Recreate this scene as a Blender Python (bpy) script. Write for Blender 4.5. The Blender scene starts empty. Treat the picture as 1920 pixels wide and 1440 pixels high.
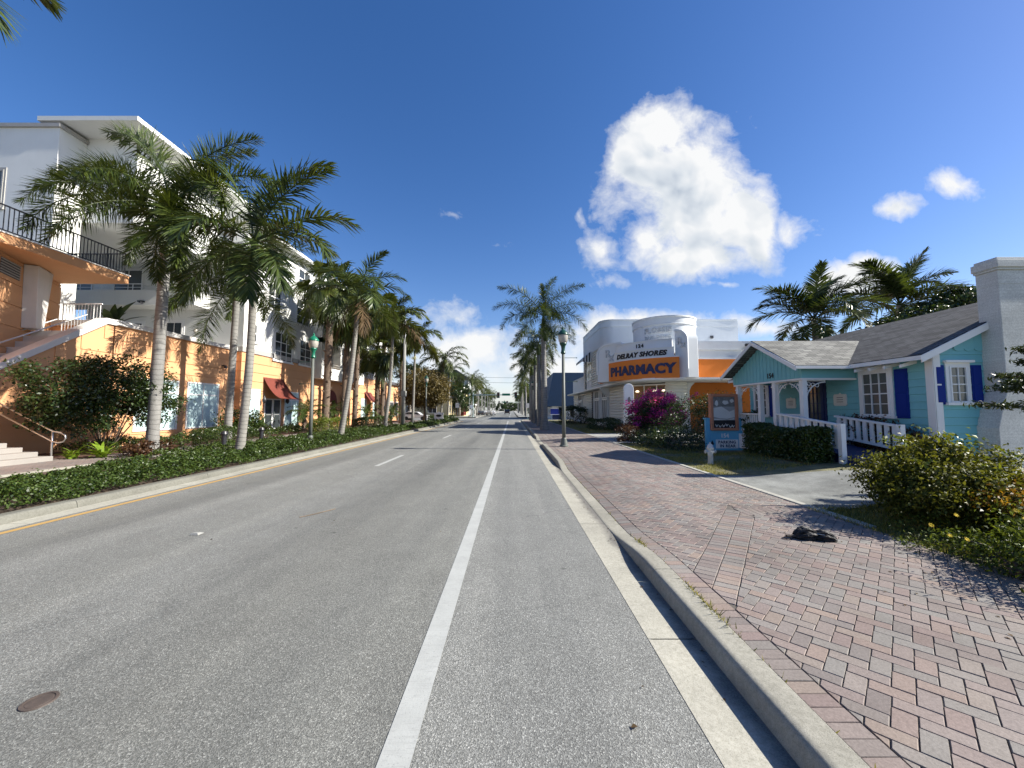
EXPOSURE, SUN_E, SKY_S, CLOUD_L = 1.15, 5.0, 0.075, 5.4
import bpy, bmesh, math, random
import numpy as np
from mathutils import Vector, Matrix

random.seed(7)
RNG = np.random.default_rng(11)
SC = bpy.context.scene
COL = SC.collection
PI = math.pi
BASE = {}          # world position of every object's origin (to keep part meshes local)

# ------------------------------------------------------------------ mesh builder
class MB:
    def __init__(self, M=None):
        self.v, self.f = [], []
        self.M = M or Matrix.Identity(4)
    def add(self, vs, fs):
        k = len(self.v)
        M = self.M
        self.v += [tuple(M @ Vector(p)) for p in vs]
        self.f += [tuple(i + k for i in f) for f in fs]
        return self
    def box(self, x0, x1, y0, y1, z0, z1):
        return self.add([(x0,y0,z0),(x1,y0,z0),(x1,y1,z0),(x0,y1,z0),(x0,y0,z1),(x1,y0,z1),(x1,y1,z1),(x0,y1,z1)],
                        [(0,3,2,1),(4,5,6,7),(0,1,5,4),(1,2,6,5),(2,3,7,6),(3,0,4,7)])
    def quad(self, *p):
        return self.add(p, [tuple(range(len(p)))])
    def prism(self, poly, axis, c0, c1):
        n = len(poly)
        def m(p, c):
            return {'x': (c, p[0], p[1]), 'y': (p[0], c, p[1]), 'z': (p[0], p[1], c)}[axis]
        vs = [m(p, c0) for p in poly] + [m(p, c1) for p in poly]
        fs = [tuple(range(n))[::-1], tuple(range(n, 2*n))] + [(i, (i+1) % n, n+(i+1) % n, n+i) for i in range(n)]
        return self.add(vs, fs)
    def tube(self, pts, r, n=8, cap=True):
        pts = [Vector(p) for p in pts]
        if not hasattr(r, '__len__'): r = [r]*len(pts)
        vs, fs = [], []
        for i, p in enumerate(pts):
            t = (pts[min(i+1, len(pts)-1)] - pts[max(i-1, 0)]).normalized()
            a = Vector((1,0,0)) if abs(t.x) < .8 else Vector((0,1,0))
            b = t.cross(a).normalized(); a = b.cross(t).normalized()
            for k in range(n):
                th = 2*PI*k/n
                vs.append(p + (a*math.cos(th) + b*math.sin(th))*r[i])
        for i in range(len(pts)-1):
            for k in range(n):
                fs.append((i*n+k, i*n+(k+1) % n, (i+1)*n+(k+1) % n, (i+1)*n+k))
        if cap:
            fs.append(tuple(range(n))[::-1]); fs.append(tuple(range((len(pts)-1)*n, len(pts)*n)))
        return self.add(vs, fs)
    def lathe(self, prof, n=16, c=(0,0,0), cap=True, a0=0, a1=2*PI):
        full = abs(a1-a0-2*PI) < 1e-6
        m = n if full else n+1
        vs, fs = [], []
        for r, z in prof:
            for k in range(m):
                th = a0 + (a1-a0)*k/n
                vs.append((c[0]+r*math.cos(th), c[1]+r*math.sin(th), c[2]+z))
        for i in range(len(prof)-1):
            for k in range(n):
                k2 = (k+1) % m
                fs.append((i*m+k, i*m+k2, (i+1)*m+k2, (i+1)*m+k))
        if cap and full:
            fs.append(tuple(range(m))[::-1]); fs.append(tuple(range((len(prof)-1)*m, len(prof)*m)))
        return self.add(vs, fs)
    def arcwall(self, path, z0, z1, th):
        """wall of thickness th along a list of xy points (outside on the left of travel is +normal)"""
        n = len(path); out, inn = [], []
        for i in range(n):
            a = Vector(path[max(i-1,0)]); b = Vector(path[min(i+1,n-1)])
            t = (b-a).normalized(); nn = Vector((t.y, -t.x))
            p = Vector(path[i]); out.append(p); inn.append(p - nn*th)
        vs = [(p.x,p.y,z0) for p in out]+[(p.x,p.y,z1) for p in out]+[(p.x,p.y,z0) for p in inn]+[(p.x,p.y,z1) for p in inn]
        fs = []
        for i in range(n-1):
            fs += [(i,i+1,n+i+1,n+i),(2*n+i+1,2*n+i,3*n+i,3*n+i+1),(n+i,n+i+1,3*n+i+1,3*n+i),(i+1,i,2*n+i,2*n+i+1)]
        fs += [(0,n,3*n,2*n),(n-1,2*n+n-1,3*n+n-1,n+n-1)]
        return self.add(vs, fs)
    def build(self, name, mat, parent=None, smooth=False, bevel=0, fix=True):
        b = BASE.get(parent.name, Vector((0,0,0))) if parent else Vector((0,0,0))
        me = bpy.data.meshes.new(name)
        me.from_pydata([(p[0]-b.x, p[1]-b.y, p[2]-b.z) for p in self.v], [], self.f)
        if fix:
            bm = bmesh.new(); bm.from_mesh(me)
            bmesh.ops.recalc_face_normals(bm, faces=bm.faces); bm.to_mesh(me); bm.free()
        return link(name, me, mat, parent, smooth, bevel)

def link(name, me, mat, parent=None, smooth=False, bevel=0):
    o = bpy.data.objects.new(name, me)
    COL.objects.link(o)
    if mat is not None and not me.materials: me.materials.append(mat)
    if smooth:
        me.polygons.foreach_set('use_smooth', [True]*len(me.polygons))
        if smooth == 'auto':
            me.set_sharp_from_angle(angle=math.radians(40))
    if bevel:
        md = o.modifiers.new('bevel', 'BEVEL'); md.width = bevel; md.segments = 2; md.limit_method = 'ANGLE'
    if parent:
        o.parent = parent
        BASE[o.name] = BASE.get(parent.name, Vector((0,0,0)))
    else:
        BASE[o.name] = Vector((0,0,0))
    return o

def tag(o, label=None, cat=None, group=None, kind=None):
    if label: o['label'] = label
    if cat: o['category'] = cat
    if group: o['group'] = group
    if kind: o['kind'] = kind
    return o

def thing(name, label, cat, loc=(0,0,0), group=None):
    o = bpy.data.objects.new(name, None); COL.objects.link(o)
    o.location = loc; o.empty_display_size = .3
    BASE[o.name] = Vector(loc)
    return tag(o, label, cat, group)

def struct(name, mb, mat, **k):
    return tag(mb.build(name, mat, **k), kind='structure')

def frame(origin, u, n):
    u = Vector(u).normalized(); n = Vector(n).normalized(); w = Vector((0,0,1))
    M = Matrix.Identity(4)
    for i in range(3):
        M[i][0] = u[i]; M[i][1] = n[i]; M[i][2] = w[i]; M[i][3] = origin[i]
    return M

# ------------------------------------------------------------------ materials
def newmat(name):
    m = bpy.data.materials.new(name); m.use_nodes = True
    nt = m.node_tree; b = nt.nodes['Principled BSDF']
    return m, nt, b

def nd(nt, t, **k):
    n = nt.nodes.new(t)
    for a, v in k.items():
        if a == 'inp':
            for i, x in v.items(): n.inputs[i].default_value = x
        else: setattr(n, a, v)
    return n

def math_(nt, op, a, b=None, c=None, clamp=False):
    n = nt.nodes.new('ShaderNodeMath'); n.operation = op; n.use_clamp = clamp
    for i, x in enumerate((a, b, c)):
        if x is None: continue
        if isinstance(x, (int, float)): n.inputs[i].default_value = x
        else: nt.links.new(x, n.inputs[i])
    return n.outputs[0]

def mixc(nt, fac, a, b, blend='MIX'):
    n = nt.nodes.new('ShaderNodeMix'); n.data_type = 'RGBA'; n.blend_type = blend
    for s, x in ((0, fac), (6, a), (7, b)):
        if isinstance(x, (int, float)): n.inputs[s].default_value = x
        elif isinstance(x, tuple): n.inputs[s].default_value = (*x[:3], 1)
        else: nt.links.new(x, n.inputs[s])
    return n.outputs[2]

def sc(c, k): return tuple(min(1, x*k) for x in c)

def pos(nt): return nt.nodes.new('ShaderNodeNewGeometry')

def noise(nt, vec, scale, detail=3, rough=.55, mapscale=None):
    if mapscale:
        mp = nd(nt, 'ShaderNodeMapping'); mp.inputs['Scale'].default_value = mapscale
        nt.links.new(vec, mp.inputs[0]); vec = mp.outputs[0]
    n = nd(nt, 'ShaderNodeTexNoise'); n.inputs['Scale'].default_value = scale
    n.inputs['Detail'].default_value = detail; n.inputs['Roughness'].default_value = rough
    nt.links.new(vec, n.inputs['Vector'])
    return n.outputs['Fac']

def ramp(nt, fac, stops):
    r = nd(nt, 'ShaderNodeValToRGB'); e = r.color_ramp.elements
    while len(e) < len(stops): e.new(.5)
    for i, (p, c) in enumerate(stops):
        e[i].position = p; e[i].color = (*c, 1) if len(c) == 3 else c
    nt.links.new(fac, r.inputs[0])
    return r.outputs[0]

def bump(nt, b, h, strength=.3, dist=.01):
    n = nd(nt, 'ShaderNodeBump'); n.inputs['Strength'].default_value = strength; n.inputs['Distance'].default_value = dist
    nt.links.new(h, n.inputs['Height']); nt.links.new(n.outputs[0], b.inputs['Normal'])

def mat(name, col, rough=.65, var=.12, vs=1.2, bs=40, bst=.15, bd=.004, metal=0, spec=.4, dirt=0, coords='pos'):
    m, nt, b = newmat(name)
    g = pos(nt).outputs['Position']
    n1 = noise(nt, g, vs, 5, .6)
    f = ramp(nt, n1, [(.3, (0,0,0)), (.7, (1,1,1))])
    c = mixc(nt, f, sc(col, 1-var), sc(col, 1+var*.6))
    if dirt:
        n3 = noise(nt, g, 2.2, 6, .7, (1.6, 1.6, .10))
        d = ramp(nt, n3, [(.52, (0,0,0)), (.75, (1,1,1))])
        c = mixc(nt, math_(nt, 'MULTIPLY', d, dirt), c, sc(col, .55))
    nt.links.new(c, b.inputs['Base Color'])
    b.inputs['Roughness'].default_value = rough; b.inputs['Metallic'].default_value = metal
    b.inputs['Specular IOR Level'].default_value = spec
    if bst: bump(nt, b, noise(nt, g, bs, 3), bst, bd)
    return m

def leafmat(name, dark, light, trans=.3, rough=.45, spec=.4, third=None):
    m, nt, b = newmat(name)
    g = pos(nt)
    stops = [(0, dark), (.75, light)]
    if third: stops = [(0, dark), (.6, light), (.97, light), (1, third)]
    c = ramp(nt, g.outputs['Random Per Island'], stops)
    big = noise(nt, g.outputs['Position'], 1.3, 2)
    c = mixc(nt, ramp(nt, big, [(.35, (0,0,0)), (.65, (1,1,1))]), mixc(nt, 1.0, c, (.72,.76,.7), 'MULTIPLY'), c)
    nt.links.new(c, b.inputs['Base Color'])
    b.inputs['Roughness'].default_value = rough; b.inputs['Specular IOR Level'].default_value = spec
    t = nd(nt, 'ShaderNodeBsdfTranslucent')
    nt.links.new(mixc(nt, 1.0, c, (1.5,1.35,.6), 'MULTIPLY'), t.inputs[0])
    mx = nd(nt, 'ShaderNodeMixShader'); mx.inputs[0].default_value = trans
    nt.links.new(b.outputs[0], mx.inputs[1]); nt.links.new(t.outputs[0], mx.inputs[2])
    nt.links.new(mx.outputs[0], nt.nodes['Material Output'].inputs[0])
    return m

def glassmat(name, col, rough=.06, spec=.6):
    m, nt, b = newmat(name)
    b.inputs['Base Color'].default_value = (*col, 1); b.inputs['Roughness'].default_value = rough
    b.inputs['Specular IOR Level'].default_value = spec
    return m

def asphalt():
    m, nt, b = newmat('asphalt')
    g = pos(nt).outputs['Position']
    v = nd(nt, 'ShaderNodeTexVoronoi'); v.inputs['Scale'].default_value = 140; nt.links.new(g, v.inputs['Vector'])
    sep = nd(nt, 'ShaderNodeSeparateColor'); nt.links.new(v.outputs['Color'], sep.inputs[0])
    sp = ramp(nt, sep.outputs[0], [(0,(.055,.056,.053)),(.35,(.135,.137,.13)),(.72,(.20,.202,.193)),(.93,(.32,.322,.308)),(1,(.5,.5,.48))])
    fine = noise(nt, g, 260, 2)
    c = mixc(nt, .35, sp, ramp(nt, fine, [(.3,(.075,.075,.07)),(.7,(.29,.29,.275))]))
    streak = noise(nt, g, 1.0, 4, .6, (1.1,.05,1))
    c = mixc(nt, 1.0, c, ramp(nt, streak, [(.3,(.74,.75,.74)),(.7,(1.14,1.14,1.10))]), 'MULTIPLY')
    blot = noise(nt, g, 1.7, 5, .65)
    c = mixc(nt, 1.0, c, ramp(nt, blot, [(.3,(.88,.88,.87)),(.7,(1.06,1.06,1.05))]), 'MULTIPLY')
    sx_ = nd(nt,'ShaderNodeSeparateXYZ'); nt.links.new(g, sx_.inputs[0])
    wob = math_(nt,'ADD', sx_.outputs[0], math_(nt,'MULTIPLY', math_(nt,'SUBTRACT', noise(nt, g, .35, 3), .5), .8))
    # wheel-polished and oil-darkened lanes, paler shoulder right of the edge line
    lane = ramp(nt, math_(nt,'MULTIPLY_ADD', wob, 1/9.1, .88), [(0,(1,1,1)),(.10,(.95,.95,.95)),(.17,(.80,.80,.79)),(.26,(1.0,1.0,1.0)),(.38,(.96,.96,.95)),(.46,(1.02,1.02,1.02)),(.56,(.86,.86,.85)),(.63,(.78,.78,.765)),(.72,(.92,.92,.90)),(.795,(.86,.86,.84)),(.815,(1.08,1.08,1.08)),(1,(1.1,1.1,1.1))])
    c = mixc(nt, 1.0, c, lane, 'MULTIPLY')
    crk = nd(nt, 'ShaderNodeTexVoronoi'); crk.feature = 'DISTANCE_TO_EDGE'; crk.inputs['Scale'].default_value = .45
    wv = nd(nt,'ShaderNodeVectorMath', operation='ADD'); nz_ = nd(nt,'ShaderNodeTexNoise'); nz_.inputs['Scale'].default_value = 1.6; nz_.inputs['Detail'].default_value = 6
    nt.links.new(g, nz_.inputs['Vector']); nt.links.new(g, wv.inputs[0]); nt.links.new(nz_.outputs['Color'], wv.inputs[1]); nt.links.new(wv.outputs[0], crk.inputs['Vector'])
    cm = ramp(nt, crk.outputs['Distance'], [(0,(1,1,1)),(.003,(.5,.5,.5)),(.006,(0,0,0))])
    msk = ramp(nt, noise(nt, g, .22, 3), [(.5,(0,0,0)),(.6,(1,1,1))])
    c = mixc(nt, math_(nt,'MULTIPLY', math_(nt,'MULTIPLY', cm, msk), .55), c, (.05,.05,.048))
    spot = nd(nt, 'ShaderNodeTexVoronoi'); spot.inputs['Scale'].default_value = 1.3; nt.links.new(g, spot.inputs['Vector'])
    sm = ramp(nt, spot.outputs['Distance'], [(.0,(.45,.45,.45)),(.035,(.6,.6,.6)),(.06,(1,1,1))])
    c = mixc(nt, 1.0, c, sm, 'MULTIPLY')
    nt.links.new(c, b.inputs['Base Color']); b.inputs['Roughness'].default_value = .75
    b.inputs['Specular IOR Level'].default_value = .45
    bump(nt, b, math_(nt, 'ADD', v.outputs['Distance'], fine), .55, .006)
    return m

def concrete(name, col, lo=.76, hi=1.1):
    m, nt, b = newmat(name)
    g = pos(nt).outputs['Position']
    n1 = noise(nt, g, 1.1, 6, .65); n2 = noise(nt, g, 28, 4, .7); n3 = noise(nt, g, 180, 2)
    c = mixc(nt, ramp(nt, n1, [(.3,(0,0,0)),(.7,(1,1,1))]), sc(col,lo), sc(col,hi))
    c = mixc(nt, 1.0, c, ramp(nt, n2, [(.3,(.8,.8,.78)),(.62,(1.05,1.05,1.05))]), 'MULTIPLY')
    c = mixc(nt, 1.0, c, ramp(nt, n3, [(.32,(.72,.72,.7)),(.5,(1,1,1))]), 'MULTIPLY')
    nt.links.new(c, b.inputs['Base Color']); b.inputs['Roughness'].default_value = .85
    b.inputs['Specular IOR Level'].default_value = .25
    bump(nt, b, math_(nt, 'ADD', n2, math_(nt,'MULTIPLY',n3,.6)), .35, .006)
    return m

def paint(name, col, wear=.5):
    m, nt, b = newmat(name)
    g = pos(nt).outputs['Position']
    n2 = noise(nt, g, 95, 3, .7); n1 = noise(nt, g, 3.5, 5, .7); n4 = noise(nt, g, 6, 4, .6, (.35, 3.2, 1))
    c = mixc(nt, ramp(nt, n1, [(.3,(0,0,0)),(.75,(1,1,1))]), sc(col,.8), col)
    w = ramp(nt, n2, [(.28,(1,1,1)),(.4,(0,0,0))])
    c = mixc(nt, math_(nt,'MULTIPLY', w, wear), c, (.16,.16,.155))
    cr = ramp(nt, n4, [(.485,(0,0,0)),(.5,(1,1,1)),(.515,(0,0,0))])
    c = mixc(nt, math_(nt,'MULTIPLY', cr, .35), c, (.2,.2,.19))
    nt.links.new(c, b.inputs['Base Color']); b.inputs['Roughness'].default_value = .7
    bump(nt, b, n2, .3, .004)
    return m

def paver(name, cols):
    m, nt, b = newmat(name)
    g = pos(nt)
    c = ramp(nt, g.outputs['Random Per Island'], [(i/(len(cols)-1), x) for i, x in enumerate(cols)])
    n2 = noise(nt, g.outputs['Position'], 60, 4, .7); n1 = noise(nt, g.outputs['Position'], .8, 5, .6)
    c = mixc(nt, 1.0, c, ramp(nt, n2, [(.3,(.75,.74,.73)),(.65,(1.08,1.08,1.08))]), 'MULTIPLY')
    c = mixc(nt, 1.0, c, ramp(nt, n1, [(.3,(.74,.72,.70)),(.7,(1.06,1.06,1.06))]), 'MULTIPLY')
    nt.links.new(c, b.inputs['Base Color']); b.inputs['Roughness'].default_value = .72
    b.inputs['Specular IOR Level'].default_value = .35
    bump(nt, b, n2, .4, .004)
    return m

def brickmat(name, c1, c2, mortar, bw, rh, ms, perm='xy', rough=.8, offset=.5, bstr=.3):
    """brick texture in world metres; perm picks which axes run along / across the courses"""
    m, nt, b = newmat(name)
    g = pos(nt).outputs['Position']
    s = nd(nt,'ShaderNodeSeparateXYZ'); nt.links.new(g, s.inputs[0])
    cb = nd(nt,'ShaderNodeCombineXYZ')
    nt.links.new(s.outputs['xyz'.index(perm[0])], cb.inputs[0]); nt.links.new(s.outputs['xyz'.index(perm[1])], cb.inputs[1])
    br = nd(nt,'ShaderNodeTexBrick'); br.inputs['Scale'].default_value = 1; br.offset = offset
    br.inputs['Brick Width'].default_value = bw; br.inputs['Row Height'].default_value = rh; br.inputs['Mortar Size'].default_value = ms
    br.inputs['Color1'].default_value = (*c1,1); br.inputs['Color2'].default_value = (*c2,1); br.inputs['Mortar'].default_value = (*mortar,1)
    br.inputs['Bias'].default_value = 0
    nt.links.new(cb.outputs[0], br.inputs['Vector'])
    n1 = noise(nt, g, .9, 5); n2 = noise(nt, g, 45, 3)
    c = mixc(nt, 1.0, br.outputs['Color'], ramp(nt, n1, [(.3,(.78,.78,.78)),(.7,(1.1,1.1,1.1))]), 'MULTIPLY')
    c = mixc(nt, 1.0, c, ramp(nt, n2, [(.3,(.75,.75,.75)),(.65,(1.1,1.1,1.1))]), 'MULTIPLY')
    nt.links.new(c, b.inputs['Base Color']); b.inputs['Roughness'].default_value = rough
    b.inputs['Specular IOR Level'].default_value = .3
    bump(nt, b, math_(nt,'SUBTRACT', n2, br.outputs['Fac']), bstr, .01)
    return m

def trunkmat(name, col, col2, period, rings=.6):
    m, nt, b = newmat(name)
    tc = nd(nt,'ShaderNodeTexCoord').outputs['Object']
    s = nd(nt,'ShaderNodeSeparateXYZ'); nt.links.new(tc, s.inputs[0])
    n0 = noise(nt, tc, 1.5, 3)
    ph = math_(nt,'ADD', math_(nt,'MULTIPLY', s.outputs[2], 1/period), math_(nt,'MULTIPLY', n0, 1.4))
    fr = math_(nt,'FRACT', ph)
    line = ramp(nt, fr, [(0,(1,1,1)),(.14,(.1,.1,.1)),(.3,(0,0,0)),(.95,(0,0,0)),(1,(1,1,1))])
    n1 = noise(nt, tc, 3, 6, .7, (1,1,.5))
    c = mixc(nt, ramp(nt, n1, [(.3,(0,0,0)),(.7,(1,1,1))]), sc(col,.7), sc(col,1.15))
    c = mixc(nt, math_(nt,'MULTIPLY', line, rings), c, col2)
    nt.links.new(c, b.inputs['Base Color']); b.inputs['Roughness'].default_value = .85
    b.inputs['Specular IOR Level'].default_value = .2
    bump(nt, b, math_(nt,'SUBTRACT', noise(nt, tc, 25, 4), line), .5, .015)
    return m

M = {}
M['asphalt'] = asphalt()
M['kerb_dirty'] = concrete('weathered_kerb', (.165,.162,.138))
M['concrete'] = concrete('kerb_concrete', (.31,.297,.248))
M['edging'] = concrete('edging_concrete', (.40,.39,.34))
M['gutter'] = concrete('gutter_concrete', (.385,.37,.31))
def gutter_dirt_shade(m):  # kerbside gravel dirt, with the kerb's shadow strip darkened in the colour
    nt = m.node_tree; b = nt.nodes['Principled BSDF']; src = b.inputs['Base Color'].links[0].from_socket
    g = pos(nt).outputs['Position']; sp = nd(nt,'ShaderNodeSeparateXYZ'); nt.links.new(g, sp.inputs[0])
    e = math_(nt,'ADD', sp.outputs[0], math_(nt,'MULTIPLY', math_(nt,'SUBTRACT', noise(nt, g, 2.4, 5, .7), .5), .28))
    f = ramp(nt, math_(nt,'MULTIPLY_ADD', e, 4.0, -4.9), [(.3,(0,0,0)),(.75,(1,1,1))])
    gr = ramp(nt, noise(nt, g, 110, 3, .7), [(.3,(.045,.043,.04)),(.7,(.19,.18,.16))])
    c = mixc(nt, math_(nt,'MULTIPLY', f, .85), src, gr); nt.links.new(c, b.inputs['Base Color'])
gutter_dirt_shade(M['gutter'])
M['old_concrete'] = concrete('old_concrete', (.33,.33,.305))
M['drive'] = concrete('driveway_concrete', (.20,.205,.19), .55, 1.45)
M['white_paint'] = paint('road_white', (.39,.40,.375), .85)
M['yellow_paint'] = paint('road_yellow', (.47,.29,.085), .8)
M['paver'] = paver('pavers', [(0.2, 0.154, 0.137), (0.195, 0.184, 0.167), (0.241, 0.191, 0.171), (0.234, 0.207, 0.184), (0.206, 0.197, 0.18), (0.258, 0.203, 0.167), (0.215, 0.166, 0.151), (0.229, 0.218, 0.2), (0.172, 0.147, 0.135), (0.239, 0.2, 0.18)])
M['sand'] = mat('joint_sand', (.10,.088,.076), .95, .3, 6, 90, .4)
M['brick_far'] = brickmat('far_pavers', (.235,.18,.16), (.20,.185,.172), (.1,.085,.08), .2, .1, .005, 'xy')
M['soil'] = mat('soil', (.085,.06,.042), .95, .4, 5, 40, .8, .03)
M['mulch'] = mat('mulch', (.09,.045,.03), .95, .45, 9, 40, .8, .03)
M['lawn_soil'] = mat('lawn_soil', (.155,.145,.07), .95, .5, 3.2, 30, .8, .02)
M['ground'] = mat('ground', (.13,.125,.09), .95, .35, .3, 8, .3, .03)
M['orange'] = mat('orange_stucco', (.62,.33,.165), .85, .05, .8, 60, .25, .004, dirt=.08)
M['orange_dark'] = mat('orange_stucco_deep', (.58,.20,.05), .85, .08, .8, 60, .25)
M['white'] = mat('white_stucco', (.71,.715,.68), .85, .06, .6, 60, .2, .004, dirt=.1)
M['step'] = mat('step_stone', (.27,.25,.225), .8, .1, 1, 50, .2, dirt=.15)
M['cap'] = mat('stone_cap', (.62,.60,.57), .8, .1, 1, 50, .2, dirt=.2)
M['grey_trim'] = mat('grey_trim', (.36,.35,.33), .7, .08)
M['white_frame'] = mat('white_frame', (.75,.75,.73), .4, .05, 1, 40, .05)
M['grey_frame'] = mat('grey_frame', (.36,.35,.32), .5, .06)
M['glass'] = glassmat('window_glass', (.035,.042,.045))
M['glass_blind'] = glassmat('blind_glass', (.50,.66,.67), .2, .3)
M['glass_curtain'] = glassmat('curtain_glass', (.10,.108,.10), .1, .5)
M['glass_room'] = glassmat('room_glass', (.16,.09,.045), .1, .6)
M['black_metal'] = mat('black_metal', (.022,.022,.026), .4, .1, metal=.0, spec=.5)
M['steel'] = mat('steel', (.62,.62,.60), .3, .05, metal=.7)
M['white_metal'] = mat('white_metal', (.7,.7,.69), .4, .05)
M['awning_red'] = mat('awning_red', (.15,.032,.02), .7, .15, 3)
M['red_door'] = mat('red_door', (.13,.018,.012), .6, .1)
M['teal'] = mat('teal_siding', (.18,.46,.50), .6, .08, .9, 50, .12, dirt=.08)
M['white_wood'] = mat('white_wood', (.74,.745,.73), .55, .05, 1.4, 50, .12, dirt=.06)
M['blue_shutter'] = mat('blue_shutter', (.004,.024,.20), .65, .06, spec=.2)
M['shingle'] = brickmat('roof_shingle', (.135,.135,.13), (.06,.06,.06), (.03,.03,.03), .3, .125, .010, 'yx', .9)
M['shingle_porch'] = brickmat('porch_shingle', (.24,.24,.215), (.12,.12,.11), (.05,.05,.05), .3, .12, .010, 'xy', .9)
M['chimney'] = brickmat('painted_brick', (.62,.63,.595), (.58,.59,.56), (.54,.55,.52), .21, .075, .006, 'yz', .8, bstr=.15)
M['ph_white'] = mat('pharmacy_white', (.66,.69,.70), .7, .05, .5, 40, .08, dirt=.08)
M['ph_siding'] = mat('pharmacy_siding', (.66,.66,.60), .65, .06, .6, 40, .08, dirt=.06)
M['relief_shade'] = mat('shaded_letters', (.50,.52,.53), .7, .05)  # shade on the raised letters, put into a greyer colour than the wall
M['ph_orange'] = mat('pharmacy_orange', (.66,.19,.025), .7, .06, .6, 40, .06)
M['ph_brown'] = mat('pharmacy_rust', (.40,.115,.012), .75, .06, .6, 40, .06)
M['navy'] = mat('navy_paint', (.012,.022,.085), .5, .05)
M['black'] = mat('black_paint', (.014,.014,.018), .5, .05)
M['stripe_dark'] = M['black']
M['blue_wall'] = mat('blue_roofing', (.006,.03,.075), .6, .1, .5)
M['lamp_green'] = mat('lamp_green', (.008,.13,.075), .35, .1)
M['lamp_dark'] = mat('lamp_dark_green', (.012,.055,.04), .35, .1)
M['lamp_pole'] = mat('lamp_pole', (.11,.12,.105), .55, .1, 2, dirt=.15)
M['pole_concrete'] = mat('pole_concrete', (.22,.22,.20), .8, .12, 2)
M['galv'] = mat('galvanised', (.25,.33,.31), .5, .1)
def lampglass():
    m, nt, b = newmat('lamp_glass')
    b.inputs['Base Color'].default_value = (.5,.47,.41,1); b.inputs['Roughness'].default_value = .25
    b.inputs['Transmission Weight'].default_value = .35
    return m
M['lamp_glass'] = lampglass()
M['hydrant'] = mat('hydrant_paint', (.50,.50,.47), .5, .12, 6, 50, .1, dirt=.25)
M['sign_blue'] = mat('sign_blue', (.13,.42,.62), .55, .08, 2)
M['sign_wood'] = mat('sign_frame_wood', (.47,.20,.115), .6, .12, 4)
M['poster_grey'] = mat('poster_grey', (.33,.33,.33), .5, .1)
M['poster_light'] = mat('poster_light', (.62,.62,.61), .5, .1, 3)
M['poster_mid'] = mat('poster_mid', (.19,.19,.19), .5, .35, 14)
M['poster_black'] = mat('poster_black', (.018,.018,.02), .5, .1)
M['cream'] = mat('cream_wall', (.62,.52,.28), .8, .08)
M['tan'] = mat('tan_wall', (.36,.30,.17), .85, .08)
M['roof_dark'] = mat('roof_dark', (.07,.07,.075), .8, .1)
M['sign_navy'] = mat('sign_navy', (.012,.03,.26), .5, .05)
M['rubber'] = mat('rubber', (.02,.02,.02), .8, .1)
M['bag_black'] = mat('black_nylon', (.012,.013,.015), .6, .2, 8, 30, .5, .01, spec=.3)
M['iron'] = mat('cast_iron', (.075,.058,.048), .75, .3, 14, 60, .5)
M['rust'] = mat('rusty_iron', (.11,.06,.042), .75, .25, 14, 60, .5)
M['signal_black'] = mat('signal_black', (.02,.02,.02), .6, .1)
M['street_green'] = mat('street_sign_green', (.01,.17,.09), .5, .05)
M['stem'] = mat('bark', (.15,.115,.085), .9, .3, 5, 40, .7, .02)
M['bark_grey'] = mat('bark_grey', (.22,.2,.17), .9, .3, 5, 40, .7, .02)
M['royal_trunk'] = trunkmat('royal_trunk', (.225,.22,.205), (.10,.098,.09), .2, .75)
M['slim_trunk'] = trunkmat('slim_trunk', (.235,.225,.20), (.095,.09,.08), .15, .75)
M['coco_trunk'] = trunkmat('coco_trunk', (.25,.22,.19), (.12,.1,.09), .1, .6)
M['shaft'] = trunkmat('crownshaft', (.115,.15,.06), (.09,.11,.05), .8, .25)
M['boots'] = mat('palm_boots', (.15,.108,.078), .95, .45, 9, 50, .8, .03)
M['frond'] = leafmat('frond_green', (.020,.038,.008), (.085,.115,.022), .25, .42, .4)
M['frond_blue'] = leafmat('frond_deep', (.020,.038,.010), (.075,.105,.025), .25, .4, .4)
M['frond_olive'] = leafmat('frond_olive', (.026,.042,.009), (.10,.118,.024), .3, .42, .4)
M['frond_brown'] = leafmat('frond_dry', (.05,.032,.016), (.13,.08,.038), .2, .7, .2)
M['fan'] = leafmat('fan_green', (.02,.038,.009), (.09,.11,.024), .25, .4, .45)
M['fan_yellow'] = leafmat('fan_yellow', (.22,.17,.03), (.42,.33,.05), .3, .5, .3)
M['thatch'] = leafmat('palm_thatch', (.14,.09,.05), (.30,.20,.115), .1, .85, .1)
M['flower_cream'] = leafmat('palm_flower', (.35,.36,.20), (.62,.60,.40), .2, .7, .2)
M['hedge'] = leafmat('hedge_leaf', (.016,.035,.009), (.065,.10,.018), .22, .35, .5)
M['hedge_yellow'] = leafmat('hedge_light_leaf', (.06,.10,.012), (.20,.24,.03), .25, .4, .45)  # yellow-green leaf colour
M['cover'] = leafmat('ground_cover_leaf', (.014,.033,.008), (.068,.105,.019), .22, .45, .4, (.17,.21,.07))
M['shrub'] = leafmat('glossy_leaf', (.026,.033,.006), (.13,.14,.026), .32, .5, .18, (.20,.20,.05))
M['dark_shrub'] = leafmat('dark_leaf', (.014,.03,.009), (.05,.08,.02), .22, .35, .5)
M['bronze_leaf'] = leafmat('bronze_leaf', (.05,.022,.012), (.12,.06,.03), .25, .4, .4)
M['boug_leaf'] = leafmat('bougainvillea_leaf', (.02,.035,.012), (.06,.085,.03), .22, .5, .3)
M['boug'] = leafmat('bougainvillea_bract', (.34,.016,.21), (.72,.08,.48), .35, .55, .25)
M['yellow_leaf'] = leafmat('yellow_bush_leaf', (.026,.045,.008), (.13,.17,.028), .28, .5, .2)
M['croton'] = leafmat('croton_leaf', (.12,.06,.012), (.34,.20,.03), .28, .5, .2)
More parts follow.
